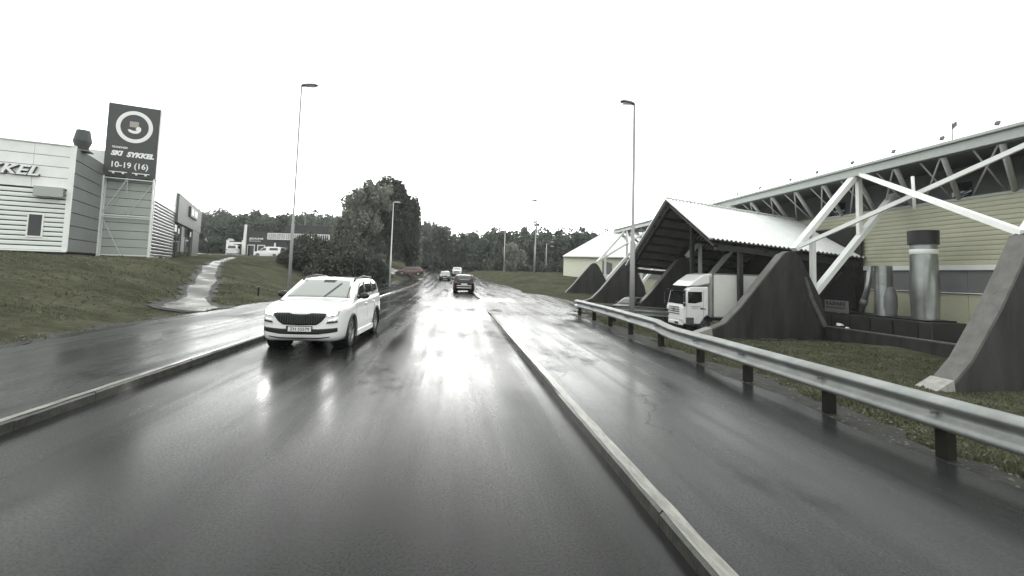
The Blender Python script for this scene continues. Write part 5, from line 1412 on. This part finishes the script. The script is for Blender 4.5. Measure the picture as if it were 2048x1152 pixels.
# small stones and clods along both ragged verges
def gravel():
    rng = np.random.default_rng(8); n = 2600
    y = np.concatenate([-0.5+23*rng.random(n)**1.4, 4+34*rng.random(n)**1.3])
    off = np.concatenate([rng.random(n)*0.95, -rng.random(n)*0.75])
    x = np.concatenate([[edge_r(t) for t in y[:n]], [edge_l(t) for t in y[n:]]])+off
    keep = rng.random(2*n) < 0.8
    x, y = x[keep], y[keep]; m = len(x)
    z = np.array([max(tz(a, b)+0.02, 0.03 if a > 0 else 0.12) for a, b in zip(x, y)])
    s = 0.008+0.036*rng.random(m)**3
    base = np.array([(1, 0, 0), (0, 1, 0), (-1, 0, 0), (0, -1, 0), (0, 0, .7), (0, 0, -.5)])
    V = np.stack([x, y, z], 1)[:, None, :]+base[None]*s[:, None, None]*(0.7+0.6*rng.random((m, 6, 3)))
    f = np.array([(0, 1, 4), (1, 2, 4), (2, 3, 4), (3, 0, 4), (1, 0, 5), (2, 1, 5), (3, 2, 5), (0, 3, 5)])
    F = (np.arange(m)*6)[:, None, None]+f[None]
    o = mesh_np('gravel', V.reshape(-1, 3), F.reshape(-1, 3), M['concrete_light'])
    tag(o, 'small stones and grit on the muddy verges', 'gravel', kind='stuff')
gravel()

# scraps of litter
def scrap(name, label, loc, s, seed):
    rg = random.Random(seed); bm = bmesh.new(); bmesh.ops.create_icosphere(bm, subdivisions=2, radius=s)
    for v in bm.verts: v.co = Vector((v.co.x*1.3, v.co.y, max(-.1*s, v.co.z*.7)))*rg.uniform(.6, 1.25)
    me = bpy.data.meshes.new(name); bm.to_mesh(me); bm.free(); me.materials.append(M['sign_white'])
    o = bpy.data.objects.new(name, me); COL.objects.link(o); o.location = loc
    tag(o, label, 'litter')
scrap('crumpled_paper', 'largest white paper scrap behind the low wall beside the buttress', (21.35, 24.2, -0.42), 0.16, 1)
scrap('crumpled_paper', 'small white scrap on the low wall, right of the larger scrap', (20.75, 23.0, -0.45), 0.09, 2)
scrap('crumpled_paper', 'tiny pale scrap in the grass under the guard rail', (6.3, 9.6, 0.03), 0.05, 3)

# grass: blades on the lawn and verge near us, tufts on the meadow
def grass():
    rng = np.random.default_rng(4); pts = []
    n = 42000
    y = 2.6+22*rng.random(n)**1.5
    x0 = np.array([edge_r(t) for t in y])+np.array([0.15+verge_w(t)*0.75 for t in y])
    x = x0+13*rng.random(n)**1.3
    hgt = 0.035+0.06*rng.random(n)+0.07*np.exp(-np.abs(x-x0-0.5)/0.35)*rng.random(n)
    keep = x < 19.6
    pts.append((x[keep], y[keep], hgt[keep]))
    n = 9000
    y = 8+26*rng.random(n)**1.2
    x = -9.0-14*rng.random(n)**1.1
    hgt = 0.03+0.06*rng.random(n)
    keep = np.abs(x-np.array([path_x(t) for t in y])) > np.array([path_w(t) for t in y])*0.9
    keep &= ~((x < -21) & (y > 30))
    pts.append((x[keep], y[keep], hgt[keep]))
    X = np.concatenate([p[0] for p in pts]); Yy = np.concatenate([p[1] for p in pts]); H = np.concatenate([p[2] for p in pts])
    clump = np.sin(X*1.9+1.3*np.sin(Yy*1.1))+np.sin(Yy*2.3+X*0.7)
    H *= (0.75+0.3*np.clip(clump, -1, 1.4))
    Zz = np.array([tz(a, b) for a, b in zip(X, Yy)])-0.01
    n = len(X); VV = []
    for k in range(3):
        a = rng.random(n)*2*np.pi; w = 0.010+0.010*rng.random(n)+0.0009*Yy
        dx, dy = np.cos(a)*w, np.sin(a)*w
        ox, oy = rng.normal(size=n)*0.04, rng.normal(size=n)*0.04
        lx, ly = rng.normal(size=n)*H*0.5, rng.normal(size=n)*H*0.5
        b = np.stack([np.stack([X+ox-dx, Yy+oy-dy, Zz], 1), np.stack([X+ox+dx, Yy+oy+dy, Zz], 1), np.stack([X+ox+lx, Yy+oy+ly, Zz+H*(0.7+0.6*rng.random(n))], 1)], 1)
        VV.append(b.reshape(-1, 3))
    V = np.concatenate(VV); F = np.arange(len(V)).reshape(-1, 3)
    o = mesh_np('grass', V, F, M['grass_blade'])
    tag(o, 'short rough grass on the lawn, verge and meadow', 'grass', kind='stuff')
grass()

# ------------------------------------------------------------------ rain haze
hz = MB().box((-40, 160, 40), (520, 380, 140)).build('haze', None)
hm = bpy.data.materials.new('rain_haze'); hm.use_nodes = True
hn = hm.node_tree; hn.nodes.remove(hn.nodes['Principled BSDF'])
pv = hn.nodes.new('ShaderNodeVolumePrincipled'); pv.inputs['Color'].default_value = (0.95, 0.97, 0.96, 1); pv.inputs['Density'].default_value = 0.00046
pv.inputs['Anisotropy'].default_value = 0.0
hn.links.new(pv.outputs[0], hn.nodes['Material Output'].inputs['Volume'])
hz.data.materials.append(hm); tag(hz, kind='stuff')
hz['label'] = 'thin rain haze over the whole view'; hz['category'] = 'haze'
